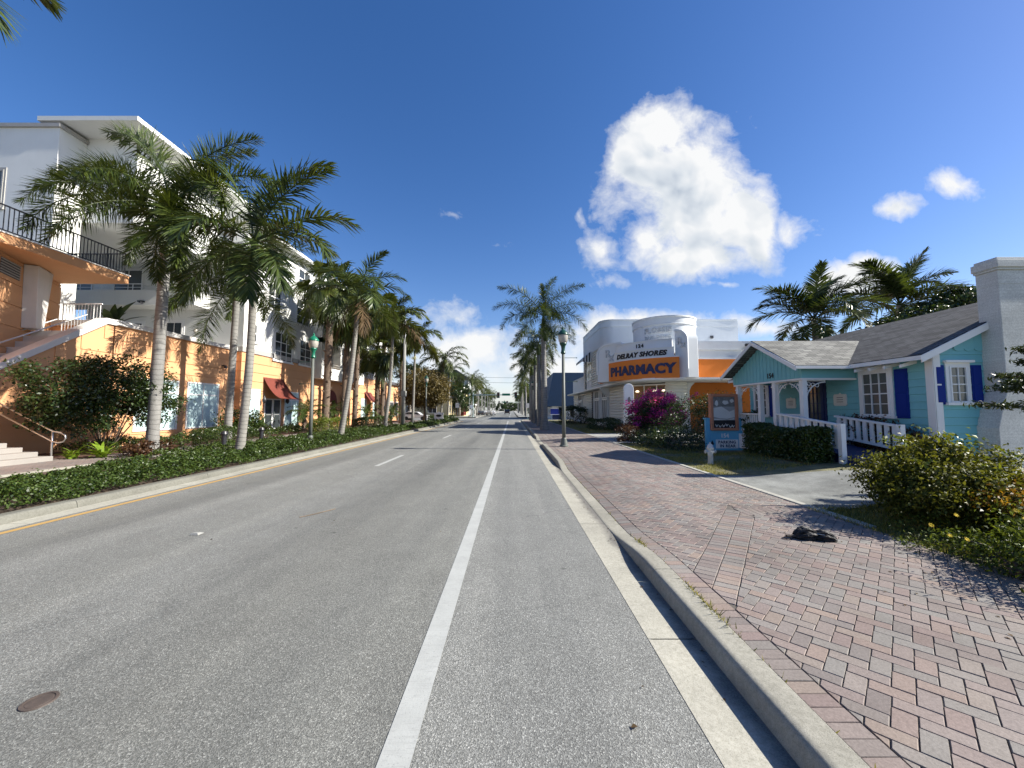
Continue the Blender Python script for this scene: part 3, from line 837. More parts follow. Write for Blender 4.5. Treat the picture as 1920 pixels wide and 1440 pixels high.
# pavers laid one by one: 45 degree herringbone, soldier courses, a turned band at the driveway
def clip(poly, a, b, c):
    out = []
    for i in range(len(poly)):
        p, q = poly[i], poly[(i+1) % len(poly)]
        dp, dq = a*p[0]+b*p[1]+c, a*q[0]+b*q[1]+c
        if dp >= 0: out.append(p)
        if dp*dq < 0:
            t = dp/(dp-dq); out.append((p[0]+t*(q[0]-p[0]), p[1]+t*(q[1]-p[1])))
    return out
LX, LY = 1.87, 3.72; SLOPE = 1.45; BX = 3.75; BW = .215
def line_y(x): return LY + SLOPE*(x-LX) if x < BX else LY + SLOPE*(BX-LX)
pv = MB(); prr = random.Random(3)
def lay(poly, inset=.0035):
    if len(poly) < 3: return
    cx = sum(p[0] for p in poly)/len(poly); cy = sum(p[1] for p in poly)/len(poly)
    area = abs(sum(poly[i][0]*poly[(i+1)%len(poly)][1]-poly[(i+1)%len(poly)][0]*poly[i][1] for i in range(len(poly))))/2
    if area < .0004: return
    dz = prr.uniform(-.0016,.0016); tx, ty = prr.uniform(-.012,.012), prr.uniform(-.012,.012)
    def shr(k):
        o = []
        for p in poly:
            dx, dy = p[0]-cx, p[1]-cy; l = math.hypot(dx,dy)+1e-6; f = max(.2, 1-k*1.4/l); o.append((cx+dx*f, cy+dy*f))
        return o
    n = len(poly); a = shr(inset+.003); b = shr(inset)
    zf = lambda p: zp(*p)+dz+tx*(p[0]-cx)+ty*(p[1]-cy)
    vs = [(p[0],p[1],zf(p)) for p in a]+[(p[0],p[1],zf(p)-.004) for p in b]+[(p[0],p[1],zf(p)-.03) for p in b]
    fs = [tuple(range(n))]+[(i+n,(i+1)%n+n,(i+1)%n,i) for i in range(n)]+[(i+2*n,(i+1)%n+2*n,(i+1)%n+n,i+n) for i in range(n)]
    pv.add(vs, fs)
w = .1045; c45 = math.sqrt(.5)
YF = 34.0; XA, XB = 1.8715, 5.05
N = int((YF+12)/w/1.2)
for i in range(-60, 420):
    for j in range(-260, 330):
        k = (i-j) % 4
        if k == 0: q = [(i,j),(i+2,j),(i+2,j+1),(i,j+1)]
        elif k == 3: q = [(i,j),(i+1,j),(i+1,j+2),(i,j+2)]
        else: continue
        mx = (q[0][0]+q[2][0])/2*w; my = (q[0][1]+q[2][1])/2*w
        X = (mx-my)*c45; Y = (mx+my)*c45
        if X < XA-.15 or X > XB+.15 or Y < .4 or Y > YF: continue
        P = [((a*w-b*w)*c45, (a*w+b*w)*c45) for a, b in q]
        P = clip(P, 1,0,-XA); P = clip(P, -1,0,XB) if P else P
        if not P: continue
        ly = line_y(X)
        s = SLOPE if X < BX else 0
        nn = math.hypot(1, s)
        up = Y > ly
        x0, y0 = (LX, LY) if X < BX else (BX, ly)
        # signed distance to band centre line
        if up: P = clip(P, -s/nn, 1/nn, -(-s*x0+y0)/nn - BW)
        else:  P = clip(P, s/nn, -1/nn, (-s*x0+y0)/nn - BW)
        if P: lay(P)
# soldier courses along the kerb and the two band courses
y = .4
while y < YF:
    lay([(1.672,y),(1.870,y),(1.870,y+.1035),(1.672,y+.1035)]); y += .1045
tv = Vector((1,SLOPE)).normalized(); nv = Vector((-tv.y, tv.x)); L1 = (BX-LX)*math.hypot(1,SLOPE)
for row in (0,1):
    a = -.22
    while a < L1:
        q = [Vector((LX,LY))+tv*(a+u)+nv*(v) for u, v in ((0,row*.212-.212),(.1035,row*.212-.212),(.1035,row*.212),(0,row*.212))]
        P = clip([(p.x,p.y) for p in q], 1,0,-XA); P = clip(P,-1,0,BX) if P else P
        if P: lay(P)
        a += .1045
    x = BX
    while x < XB:
        yb = line_y(5)+row*.212-.212
        P = clip([(x,yb),(x+.1035,yb),(x+.1035,yb+.211),(x,yb+.211)], -1,0,XB)
        if P: lay(P)
        x += .1045
sw = struct('sidewalk', pv, M['paver'], fix=False)
bed = MB(); ys = list(np.arange(-5, YF+.01, .5))
for a, b in zip(ys[:-1], ys[1:]):
    for xa, xb in ((1.665,2.2),(2.2,2.76),(2.76,5.06)):
        bed.quad((xa,a,zp(xa,a)-.008),(xb,a,zp(xb,a)-.008),(xb,b,zp(xb,b)-.008),(xa,b,zp(xa,b)-.008))
struct('paver_bed', bed, M['sand'])
struct('sidewalk', MB().quad((1.665,YF,.13),(5.06,YF,.13),(5.06,61,.13),(1.665,61,.13)), M['brick_far'])
struct('sidewalk', MB().quad((1.665,86,.13),(6,86,.13),(6,420,.13),(1.665,420,.13)), M['old_concrete'])
struct('sidewalk', MB().quad((-14,86,.13),(-8.19,86,.13),(-8.19,420,.13),(-14,420,.13)), M['old_concrete'])
e = MB(); y = 5.6
while y < 62:
    l = 2.4; e.box(5.062, 5.20, y, y+l-.008, .0, .146); y += l
struct('edging', e, M['edging'], bevel=.012)

# terrain on the house side: rises gently to the lots
def zt(x, y):
    return .105 + .30*ss(5.4,8.4,x)*(1-ss(12.3,15.2,y)) + .0
tr = MB(); xs = [5.195,5.6,6,6.5,7,7.5,8,8.5,9.5,14,30]; ys = [-6,0,2,3,4,5,6,7,8,9,10,11,12,13,14,15,16,17,18,19,24,62]
for i in range(len(xs)-1):
    for j in range(len(ys)-1):
        a,b,c,d = xs[i],xs[i+1],ys[j],ys[j+1]
        tr.quad((a,c,zt(a,c)),(b,c,zt(b,c)),(b,d,zt(b,d)),(a,d,zt(a,d)))
struct('lawn', tr, M['lawn_soil'])
struct('lawn', MB().quad((5.06,-5,.10),(5.2,-5,.10),(5.2,5.6,.10),(5.06,5.6,.10)), M['lawn_soil'])
dr = MB()
for i in range(len(xs)-2):
    a,b = xs[i]+.012*(i==0),xs[i+1]
    lo = lambda x: 6.55 + .12*(x-5.2) ; hi = lambda x: 10.0 - .34*min(x-5.2,3)
    dr.quad((a,lo(a),zt(a,8)+.02),(b,lo(b),zt(b,8)+.02),(b,hi(b),zt(b,9)+.02),(a,hi(a),zt(a,9)+.02))
struct('driveway', dr, M['drive'])
struct('driveway', MB().quad((5.21,19.4,.138),(24,19.4,.138),(24,27.0,.138),(5.21,27.0,.138)), M['old_concrete'])
# house-side pavement beyond the pharmacy
# left side: planting bed, brick walk
struct('planting_bed', MB().quad((-13.0,-5,.12),(-8.19,-5,.12),(-8.19,60,.12),(-13.0,60,.12)), M['soil'])
struct('sidewalk', MB().quad((-17.3,-5,.128),(-12.78,-5,.128),(-12.78,13.4,.128),(-17.3,13.4,.128)), M['brick_far'])
struct('sidewalk', MB().quad((-15.0,13.4,.128),(-12.78,13.4,.128),(-12.78,60,.128),(-15.0,60,.128)), M['brick_far'])
e = MB(); y = -4
while y < 60:
    e.box(-12.78, -12.64, y, y+2.39, 0, .17); y += 2.4
struct('edging', e, M['concrete'], bevel=.01)
struct('planting_bed', MB().quad((-18.2,13.4,.124),(-15.0,13.4,.124),(-15.0,60,.124),(-18.2,60,.124)), M['mulch'])

# grass tufts on the verge
def blades(name, P, h, m, seed):
    r = np.random.default_rng(seed); n = len(P)
    a = r.uniform(0,2*PI,n); w = np.stack([np.cos(a),np.sin(a),np.zeros(n)],1)*.006
    hh = h*r.uniform(.5,1.3,n); lean = r.normal(0,.55,(n,2))*hh[:,None]
    tip = P + np.concatenate([lean, hh[:,None]],1)
    V = np.stack([P-w, P+w, tip+w*.2, tip-w*.2],1).reshape(-1,3)
    return tag(link(name, np_mesh(name, V, np.arange(4*n).reshape(n,4)), M[m]), kind='stuff')
r = np.random.default_rng(5)
def scatter(n, x0,x1,y0,y1, patch=True):
    x = r.uniform(x0,x1,n); y = r.uniform(y0,y1,n)
    if patch:
        k = (np.sin(x*3.1+y*1.7)+np.sin(x*1.3-y*2.9+1)+np.sin(x*6.7+y*5.1)*.6+r.normal(0,.7,n)) > -.3
        x, y = x[k], y[k]
    return np.stack([x,y,np.array([zt(max(5.2,a),b) for a,b in zip(x,y)])],1)
G = np.concatenate([scatter(15000,5.16,7.9,10.05,15.5), scatter(7500,4.98,7.0,4.6,6.7,False), scatter(6500,5.16,8,15.5,19.2), scatter(3500,5.2,8.5,3,4.8)])
blades('grass', G, .065, 'grass', 9)
gy = np.concatenate([r.normal(3.5,.22,130), r.normal(5.1,.12,60), r.uniform(1.5,14,90)])
blades('weed', np.stack([1.672+r.normal(0,.012,len(gy)), gy, np.array([zp(1.7,v)-.01 for v in gy])],1), .045, 'grass', 12)
lx = np.concatenate([r.uniform(3.2,5.0,70), r.uniform(1.3,1.46,60), r.uniform(-7.9,1.0,26)]); ly = np.concatenate([r.uniform(2.2,9,70), r.uniform(1.6,16,60), r.uniform(2.5,14,26)])
lz = np.array([ (zp(a,b_)+.004 if a > 1.6 else .008) for a,b_ in zip(lx,ly)])
LV, LF = leaves(np.stack([lx,ly,lz],1), .035, .5, 1.6, 77, .12)
LV[:,2] = np.maximum(LV[:,2], np.repeat(lz,4))
tag(link('leaf_litter', np_mesh('leaf_litter', LV, LF), M['frond_brown']), kind='stuff')
blades('grass', np.concatenate([scatter(9000,5.2,9.5,27.5,36), scatter(4000,5.2,9,36,60,False)]), .10, 'grass', 10)
# ground cover along the left kerb: one continuous mat of leaves
def cover(x0,x1,y0,y1,n,L,h,seed):
    r = np.random.default_rng(seed)
    x = r.uniform(x0,x1,n); y = r.uniform(y0,y1,n)
    edge = np.minimum(1, np.minimum(x-x0+.06, x1-x+.05)/.28)
    H = h*(.66+.16*np.sin(x*4.3+y*2.1)+.14*np.sin(y*5.3-x*2)+.12*np.sin(y*1.3)+.12*np.sin(x*9.7+y*7.1)+.2*(r.random(n)<.04))*edge**.6
    z = .13 + H*(1-abs(r.normal(0,.22,n)))
    return leaves(np.stack([x,y,np.maximum(z,.13)],1), L, .6, .55, seed)
parts = [cover(-10.7,-8.16,4.5,9,30000,.055,.44,1), cover(-10.7,-8.16,9,16,30000,.065,.40,2), cover(-10.8,-8.16,16,30,26000,.085,.42,3), cover(-10.9,-8.16,30,60,20000,.13,.42,4),
         cover(-12.6,-10.8,13,34,14000,.08,.36,5)]
V = np.concatenate([p[0] for p in parts]); F = np.arange(len(V)).reshape(-1,4)
tag(link('ground_cover', np_mesh('ground_cover', V, F), M['cover']), kind='stuff')
parts = [cover(-17.2,-15.1,14.5,22,9000,.075,.55,6), cover(-17.4,-15.1,22,33,9000,.09,.6,7)]
V = np.concatenate([p[0] for p in parts]); F = np.arange(len(V)).reshape(-1,4)
tag(link('ground_cover', np_mesh('ground_cover', V, F), M['hedge']), kind='stuff')
# ------------------------------------------------------------------ building helpers
def window(parent, Mx, w, h, nx, ny, fmat='white_frame', pane='glass', fw=.07, mt=.028, depth=.05, sill=False, double=None, name='window', trim=None):
    """window in wall coords: u 0..w, out of the wall +v, up 0..h"""
    mb = MB(Mx)
    mb.box(0,fw,0,depth,0,h); mb.box(w-fw,w,0,depth,0,h); mb.box(fw,w-fw,0,depth,h-fw,h); mb.box(fw,w-fw,0,depth,0,fw)
    iw, ih = w-2*fw, h-2*fw
    for i in range(1,nx):
        c = fw+iw*i/nx; t = mt*(2 if double and i in double else 1)
        mb.box(c-t/2,c+t/2,.006,depth-.012,fw,h-fw)
    for j in range(1,ny):
        c = fw+ih*j/ny; t = mt*(1.7 if ny % 2 == 0 and j == ny//2 else 1)
        mb.box(fw,w-fw,.008,depth-.016,c-t/2,c+t/2)
    if trim:
        mb.box(-trim,0,-.0,depth-.02,-.0,h+trim); mb.box(w,w+trim,0,depth-.02,0,h+trim); mb.box(0,w,0,depth-.02,h,h+trim)
    f = mb.build(name, M[fmat], parent)
    p = MB(Mx).box(fw*.5,w-fw*.5,-.01,.014,fw*.5,h-fw*.5).build('pane', M[pane], f)
    if sill:
        MB(Mx).box(-.06-(trim or 0),w+.06+(trim or 0),0,depth+.05,-.07,-.002).build('sill', M[fmat], f)
    return f

def banded(mb, x0,x1,y0,y1,z0,z1,step=.62,gap=.038,rec=.035):
    mb.box(x0+rec,x1-rec,y0+rec,y1-rec,z0,z1-.01)
    z = z0
    while z < z1-.02:
        e = min(z+step, z1)
        mb.box(x0,x1,y0,y1,z,e-gap if e < z1 else e); z = e

def railing(parent, a, b, h, sp, m, name='railing', r=.018, bars=True, top=.03, rails=None):
    a, b = Vector(a), Vector(b); L = (b-a).length; d = (b-a)/L; mb = MB()
    mb.tube([a+Vector((0,0,h)), b+Vector((0,0,h))], top, 6)
    if bars:
        mb.tube([a+Vector((0,0,.1)), b+Vector((0,0,.1))], r, 5)
        n = int(L/sp)
        for i in range(n+1):
            p = a+d*min(L, i*sp); k = 1.7 if i % 10 == 0 else 1
            mb.tube([p+Vector((0,0,0 if k>1 else .1)), p+Vector((0,0,h))], r*.75*k, 4, cap=False)
    for q in (rails or ()):
        mb.tube([a+Vector((0,0,q)), b+Vector((0,0,q))], r, 5)
    if not bars:
        n = max(1,int(L/sp))
        for i in range(n+1):
            p = a+d*(L*i/n); mb.tube([p, p+Vector((0,0,h))], r, 5)
    return mb.build(name, M[m], parent, fix=False)

# ------------------------------------------------------------------ white and orange apartment building on the left
AB = thing('apartment_building', 'white four storey apartment block over an orange ground floor, left of the road', 'building', (-18,25,0))
mb = MB(); banded(mb, -24,-18.0, 17.25,24.9, .0,5.62); mb.build('podium_wall', M['orange'], AB)
MB().box(-24.1,-17.90,17.2,24.9,5.62,5.87).build('parapet_cap', M['cap'], AB, bevel=.015)
mb = MB(); banded(mb, -28,-17.62, 24.9,54.0, .0,5.60); mb.build('ground_floor_wall', M['orange'], AB)
MB().box(-28,-17.57,24.88,54.04,5.60,5.92).build('band_course', M['grey_trim'], AB)
MB().box(-28,-17.6,24.93,33.55,5.92,14.1).box(-28,-17.6,43.4,53.97,5.92,14.1).box(-28,-19.6,33.55,43.4,5.92,14.1).build('upper_wall', M['white'], AB)
MB().box(-28.4,-16.9,24.3,54.6,14.1,14.35).build('roof', M['white'], AB)
# tall stair tower with its oversailing roof, and the wing behind it
mb = MB().box(-27,-19.1,18.8,24.9,11.2,15.6); mb.build('tower_wall', M['white'], AB)
mb = MB()
for x in (-21.0,-20.4): mb.box(x-.1,x+.1,18.74,18.81,13.2,14.4)
mb.build('slot_window', M['roof_dark'], AB)
MB().box(-22.7,-17.9,17.5,27.2,15.6,15.82).build('tower_roof', M['white'], AB)
MB().box(-32,-21.7,17.6,18.79,5.0,15.3).build('wing_wall', M['white'], AB)
MB().box(-32,-21.6,17.5,18.77,15.3,15.48).build('wing_coping', M['grey_trim'], AB)
window(AB, frame((-25.4,17.6,11.3),(1,0,0),(0,-1,0)), 1.25,1.9, 2,2, 'grey_frame','glass_curtain', trim=.1, sill=True)
window(AB, frame((-19.1,20.2,11.6),(0,1,0),(1,0,0)), 1.2,1.7, 2,2, 'grey_frame', trim=.1, sill=True)
# courtyard front behind the podium: deep balcony slab over a shaded terrace
MB().box(-30,-19.9,23.7,24.92,8.35,9.3).build('balcony_slab', M['white'], AB)
railing(AB, (-29.8,23.8,9.3), (-20.0,23.8,9.3), .42, 1.7, 'white_metal', 'balcony_railing', bars=False, rails=(.2,))
for x, w in ((-29.3,1.6),(-26.3,1.9),(-23.4,1.1)):
    window(AB, frame((x,24.93,9.35),(1,0,0),(0,-1,0)), w,1.7, 2,1, 'white_frame','glass_curtain')
for x, w, z, h in ((-22.7,1.1,5.65,1.9),(-25.6,1.4,6.2,1.3)):
    window(AB, frame((x,24.93,z),(1,0,0),(0,-1,0)), w,h, 2,1, 'white_frame','glass', trim=.12)
for x in (-28.9,-23.3):
    MB().box(x,x+.3,23.5,23.69,8.5,8.58).box(x+.2,x+.3,23.4,23.6,8.4,8.5).build('wall_light', M['black_metal'], AB)
MB().lathe([(.02,.18),(.09,.12),(.12,0),(.08,-.12),(.02,-.16)],12,(-20.6,24.75,6.9)).build('globe_light', M['lamp_glass'], AB, smooth=True)
# near orange stair block with its projecting terrace
an = Vector((1.85,-3.2,0)).normalized()          # along the canted wall, towards the viewer
corner = Vector((-21.2,17.75,0)); nrm = Vector((an.y*-1, an.x, 0)); nrm = nrm if nrm.x > 0 else -nrm
Mx = frame(corner, an, nrm)
mb = MB(Mx); z = 0
mb.box(.03,12,-3,-.035,0,7.69)
while z < 7.6:
    mb.box(0,12,-3,0,z,min(z+.84,7.68)-.038); z += .84
mb.build('stair_block_wall', M['orange'], AB)
mb = MB(Mx); mb.box(3.2,4.4,-.02,.012,6.9,7.5); v = mb.build('louvre', M['roof_dark'], AB)
mb = MB(Mx)
for i in range(6): mb.box(3.2,4.4,.012,.04,6.93+i*.1,6.97+i*.1)
mb.build('louvre_slats', M['grey_trim'], v)
MB(Mx).prism([(2.25,5.1),(2.85,5.1),(3.0,7.66),(1.85,7.66)],'y',.0,.42).build('bracket_pier', M['cap'], AB, bevel=.02)
MB().box(-24,-18.0,6,17.7,7.69,8.05).build('terrace_slab', M['orange'], AB)
MB().box(-24,-17.96,6,17.74,8.05,8.09).build('terrace_edging', M['cap'], AB)
railing(AB, (-18.12,6,8.09), (-18.12,17.6,8.09), 1.0, .135, 'black_metal', 'terrace_railing', r=.026)
railing(AB, (-18.12,17.6,8.09), (-21.5,17.6,8.09), 1.0, .135, 'black_metal', 'terrace_railing', r=.026)
# outdoor stair behind its sloping orange parapet
sl_ = .70
z0 = 5.60; y1 = 17.2; ya = 11.0; za = z0-(y1-.35-ya)*sl_
mb = MB(); mb.prism([(ya,0),(y1,0),(y1,z0),(y1-.35,z0),(ya,za)],'x',-18.34,-18.03)
for k in range(9):
    zz = k*.62
    ys_ = max(ya, ya+(zz+.6-za)/sl_+.02)
    if ys_ < y1-.1: mb.prism([(ys_-.0 if zz>za else ya,zz),(y1-.02,zz),(y1-.02,zz+.598),(min(y1-.05,ys_),zz+.598)],'x',-18.05,-18.0)
mb.build('stair_parapet', M['orange'], AB)
mb = MB(); mb.prism([(ya,za),(y1-.35,z0),(y1+.05,z0),(y1+.05,z0+.25),(y1-.42,z0+.25),(ya,za+.25)],'x',-18.42,-17.91); mb.build('parapet_cap', M['cap'], AB, bevel=.012)
mb = MB()
for k in range(16):
    mb.box(-20.6,-18.36,9.6+k*.42,17.2,max(.3,.0)+.3*k,.3*(k+1)+.3)
mb.build('stair_flight', M['cap'], AB)
MB().tube([(-18.6,ya,za+.95),(-18.6,16.6,5.95)],.03,8).tube([(-19.9,ya,za+.75),(-19.9,16.6,5.75)],.03,8).build('handrail', M['steel'], AB, fix=False)
railing(AB, (-20.2,17.05,5.2), (-18.45,17.05,5.2), 1.35, .14, 'white_metal', 'stair_gate', r=.022)
# shop windows, door, awning
for y, w in ((18.3,2.4),(21.25,2.3)):
    window(AB, frame((-18.0,y,.75),(0,1,0),(1,0,0)), w,2.6, 2,1, 'white_frame','glass_blind', fw=.08, mt=.07)
    MB(frame((-18.0,y,.75),(0,1,0),(1,0,0))).box(.08,w-.08,.016,.04,1.86,1.94).build('transom', M['white_frame'], AB)
for y, w in ((25.5,1.35),(29.75,1.95)):
    window(AB, frame((-17.62,y,.45),(0,1,0),(1,0,0)), w,2.75, 2,1, 'white_frame','glass_blind', fw=.08, mt=.06)
    MB(frame((-17.62,y,.45),(0,1,0),(1,0,0))).box(.08,w-.08,.016,.04,2.05,2.12).build('transom', M['white_frame'], AB)
dM = frame((-17.62,27.35,.35),(0,1,0),(1,0,0))
d = window(AB, dM, 1.95,2.25, 2,1, 'white_frame','glass', fw=.09, mt=.2, name='door')
MB(dM).tube([(.9,.1,.9),(.9,.1,1.3)],.02,6).tube([(1.06,.1,.9),(1.06,.1,1.3)],.02,6).box(.09,1.86,.02,.045,1.05,1.11).build('door_handle', M['steel'], d)
# concave red awning
mb = MB(); n = 10; prof = []
for i in range(n+1):
    s = i/n; prof.append((1.45*s, 4.1-1.55*(1-(1-s)**1.9)*.98))
for i in range(n):
    (a,za_),(b,zb_) = prof[i],prof[i+1]
    mb.add([(-17.6+a,27.15,za_),(-17.6+b,27.15,zb_),(-17.6+b,29.55,zb_),(-17.6+a,29.55,za_),
            (-17.6+a,27.15,za_-.03),(-17.6+b,27.15,zb_-.03),(-17.6+b,29.55,zb_-.03),(-17.6+a,29.55,za_-.03)],
           [(0,1,2,3),(4,7,6,5),(0,4,5,1),(3,2,6,7)])
mb.build('awning', M['awning_red'], AB, smooth='auto')
for y in (26.95,29.75):
    c = (-17.35,y,2.35)
    MB().lathe([(.02,.42),(.04,.34),(.12,.2),(.14,.1),(.1,-.02),(.03,-.1)],10,c).tube([(-17.62,y,2.9),(-17.35,y,2.9),(-17.35,y,2.75)],.018,5).build('lantern', M['black_metal'], AB, smooth='auto')
for y in (23.7,):
    MB().box(-18,-17.85,y,y+.22,4.5,4.56).lathe([(.09,0),(.09,.16)],8,(-17.8,y+.1,4.36)).build('security_light', M['black_metal'], AB)
# upper windows
for (y,z,w,h,nx) in ((25.6,6.35,.62,1.3,1),(28.2,5.45,2.3,2.2,3),(31.6,5.5,1.75,2.15,2),(27.2,9.15,1.6,1.9,2),(30.9,8.85,2.0,2.1,2),(27.3,11.9,1.6,1.6,2),(31.0,11.9,1.8,1.6,2),
                    (44.2,5.95,1.5,2.0,2),(47.5,6.2,1.6,1.9,2),(50.8,6.2,1.4,1.9,2),(44.6,9.2,1.6,1.9,2),(48.2,9.2,1.6,1.9,2),(44.6,11.9,1.6,1.6,2)):
    window(AB, frame((-17.6,y,z),(0,1,0),(1,0,0)), w,h, nx,3 if h > 1.9 else 2, 'white_frame','glass', fw=.08, mt=.06, trim=.13, sill=True)
for y in (44.8,48.6,51.6):
    window(AB, frame((-17.62,y,.9),(0,1,0),(1,0,0)), 1.7,2.2, 2,2, 'white_frame','glass_blind', fw=.08, mt=.06)
# balcony bay
BX0, BX1 = -19.5, -16.75
mb = MB()
for z in (4.55,7.75,10.95): mb.box(BX0,BX1,33.6,43.3,z,z+.42)
mb.box(BX0,BX1,33.6,34.15,4.97,14.1)
for y in (37.4,40.6,42.85): mb.box(BX0+2,BX1-.02,y,y+.42,4.97,14.1)
mb.build('balcony_bay', M['white'], AB)
mb = MB()
for z in (4.97,8.17,11.37): mb.box(BX1-.16,BX1+.03,34.15,43.32,z,z+.62)
mb.build('balcony_parapet', M['white'], AB)
for z in (4.97,8.17,11.37):
    railing(AB, (BX1-.06,34.2,z+.6), (BX1-.06,43.2,z+.6), .42, 1.5, 'grey_frame', 'balcony_railing', bars=False, rails=(.2,))
for z in (5.0,8.2,11.4):
    for y in (34.9,38.4):
        window(AB, frame((-19.6,y,z+.02),(0,1,0),(1,0,0)), 2.0,2.3, 2,1, 'white_frame','glass', fw=.07)
# arched entrance under the bay
ar = [(36.0,.3),(38.6,.3)] + [(37.3+1.3*math.cos(D(a)), 2.6+1.1*math.sin(D(a))) for a in range(0,181,15)]
MB().prism(ar,'x',-17.66,-17.56).build('arched_door', M['red_door'], AB)
for y in (33.9,42.6):
    MB().tube([(-17.5,y,.2),(-17.5,y,4.55)],.05,6).build('downpipe', M['rust'], AB, fix=False)
MB().box(-17.5,-17.1,39.5,39.95,.2,3.4).build('entrance_pier', M['roof_dark'], AB)
mb = MB(); 
for i in range(6):
    s0,s1 = i/6,(i+1)/6; f = lambda s: 3.9-1.3*(1-(1-s)**1.9)
    mb.add([(-17.6+1.3*s0,45.9,f(s0)),(-17.6+1.3*s1,45.9,f(s1)),(-17.6+1.3*s1,48.0,f(s1)),(-17.6+1.3*s0,48.0,f(s0))],[(0,1,2,3)])
mb.build('awning', M['awning_red'], AB, smooth=True)

# front steps and the bent steel handrail
ST = thing('entrance_steps', 'pale concrete entrance steps at the left edge beside the brick walk', 'steps', (-15.6,11.6,.13))
mb = MB()
for k in range(6): mb.box(-20.0,-15.05-.36*k,10.2,12.75-.12*k,.12+.15*k if k else .1,.13+.15*(k+1))
mb.build('treads', M['step'], ST, bevel=.015)
HR = thing('handrail', 'bent steel handrail with rounded end beside the pale entrance steps', 'handrail', (-15.2,12.85,.13))
pts = [(-18.2,12.85,2.35),(-15.35,12.85,1.0)]
mb = MB().tube([(-18.2,12.85,2.55),(-15.25,12.85,1.08),(-14.98,12.85,1.03),(-14.83,12.85,.95),(-14.80,12.85,.85),(-14.88,12.85,.74),(-15.05,12.85,.70),(-15.25,12.85,.75),(-18.2,12.85,2.22)],.026,8)
mb.build('rail', M['steel'], HR, smooth=True, fix=False)
MB().tube([(-15.25,12.85,.1),(-15.25,12.85,1.08)],.026,8).tube([(-17.4,12.85,.1),(-17.4,12.85,2.1)],.026,8).build('post', M['steel'], HR, smooth=True, fix=False)

# farther buildings on the left
OB = thing('shop_building', 'orange shop with a low dark roof beyond the white apartment block', 'building', (-19,58,0))
mb = MB(); banded(mb,-30,-18.6,55.2,63,0,5.6,.7); mb.build('wall', M['orange'], OB)
MB().box(-30.3,-18.2,55,63.3,5.6,6.0).build('roof', M['roof_dark'], OB)
for y in (56,58.6,61): window(OB, frame((-18.6,y,.8),(0,1,0),(1,0,0)),1.7,2.2,2,1,'white_frame','glass')
TB = thing('office_building', 'low tan building behind the round brown tree', 'building', (-22,88,0))
MB().box(-40,-14.5,87,100,0,4.6).build('wall', M['tan'], TB)
MB().box(-40.3,-14.2,86.7,100.3,4.6,4.9).build('roof', M['roof_dark'], TB)
for y in (89,93,97): window(TB, frame((-14.5,y,1),(0,1,0),(1,0,0)),1.8,1.8,2,1,'white_frame','glass')
for x in (-36,-30,-24,-19): window(TB, frame((x,87,1),(1,0,0),(0,-1,0)),2,1.6,2,1,'white_frame','glass')
CB = thing('cafe_building', 'small cream building with a white canopy and red front, left past the side street', 'building', (-14,101,0))
MB().box(-19,-12.6,100.6,112,0,6.2).build('wall', M['cream'], CB)
MB().box(-14,-10.0,100.4,110,3.0,3.3).tube([(-10.3,100.7,0),(-10.3,100.7,3)],.08,6).tube([(-10.3,109,0),(-10.3,109,3)],.08,6).build('canopy', M['white_frame'], CB)
MB().box(-15.5,-12.57,100.5,106,.3,2.7).build('shopfront', M['red_door'], CB)
FB = thing('apartment_building', 'pale block with a dark pitched roof above the far dark trees', 'building', (-20,122,0))
MB().box(-30,-13.5,118,134,0,11).build('wall', M['ph_white'], FB)
MB().prism([(-31,11),(-12.5,11),(-17,14),(-26,14)],'y',117,135).build('roof', M['roof_dark'], FB)
for z in (2,5.2,8.4):
    for x in (-28,-24,-20,-16.5): window(FB, frame((x,118,z),(1,0,0),(0,-1,0)),1.8,1.8,2,1,'white_frame','glass')
# ------------------------------------------------------------------ lettering
def text_mb(body, size, extrude=.02, offset=0, space=1.0, shear=0, align='CENTER'):
    cu = bpy.data.curves.new('lettering', 'FONT'); cu.body = body; cu.size = size; cu.extrude = extrude
    cu.offset = offset; cu.space_character = space; cu.shear = shear; cu.align_x = align; cu.resolution_u = 3
    ob = bpy.data.objects.new('lettering', cu); COL.objects.link(ob)
    bpy.context.view_layer.update()
    me = bpy.data.meshes.new_from_object(ob.evaluated_get(bpy.context.evaluated_depsgraph_get()))
    v = [tuple(p.co) for p in me.vertices]; f = [tuple(p.vertices) for p in me.polygons]
    bpy.data.objects.remove(ob); bpy.data.curves.remove(cu); bpy.data.meshes.remove(me)
    return v, f

def lettering(body, size, fn, m, parent, name='lettering', **k):
    """fn maps (x along text, height, out) to world"""
    v, f = text_mb(body, size, **k)
    mb = MB(); mb.v = [tuple(fn(x, y, z)) for x, y, z in v]; mb.f = f
    return mb.build(name, M[m], parent, fix=False)

def on_wall(origin, u, n):
    Mx = frame(origin, u, n)
    return lambda x, y, z: Mx @ Vector((x, z, y))

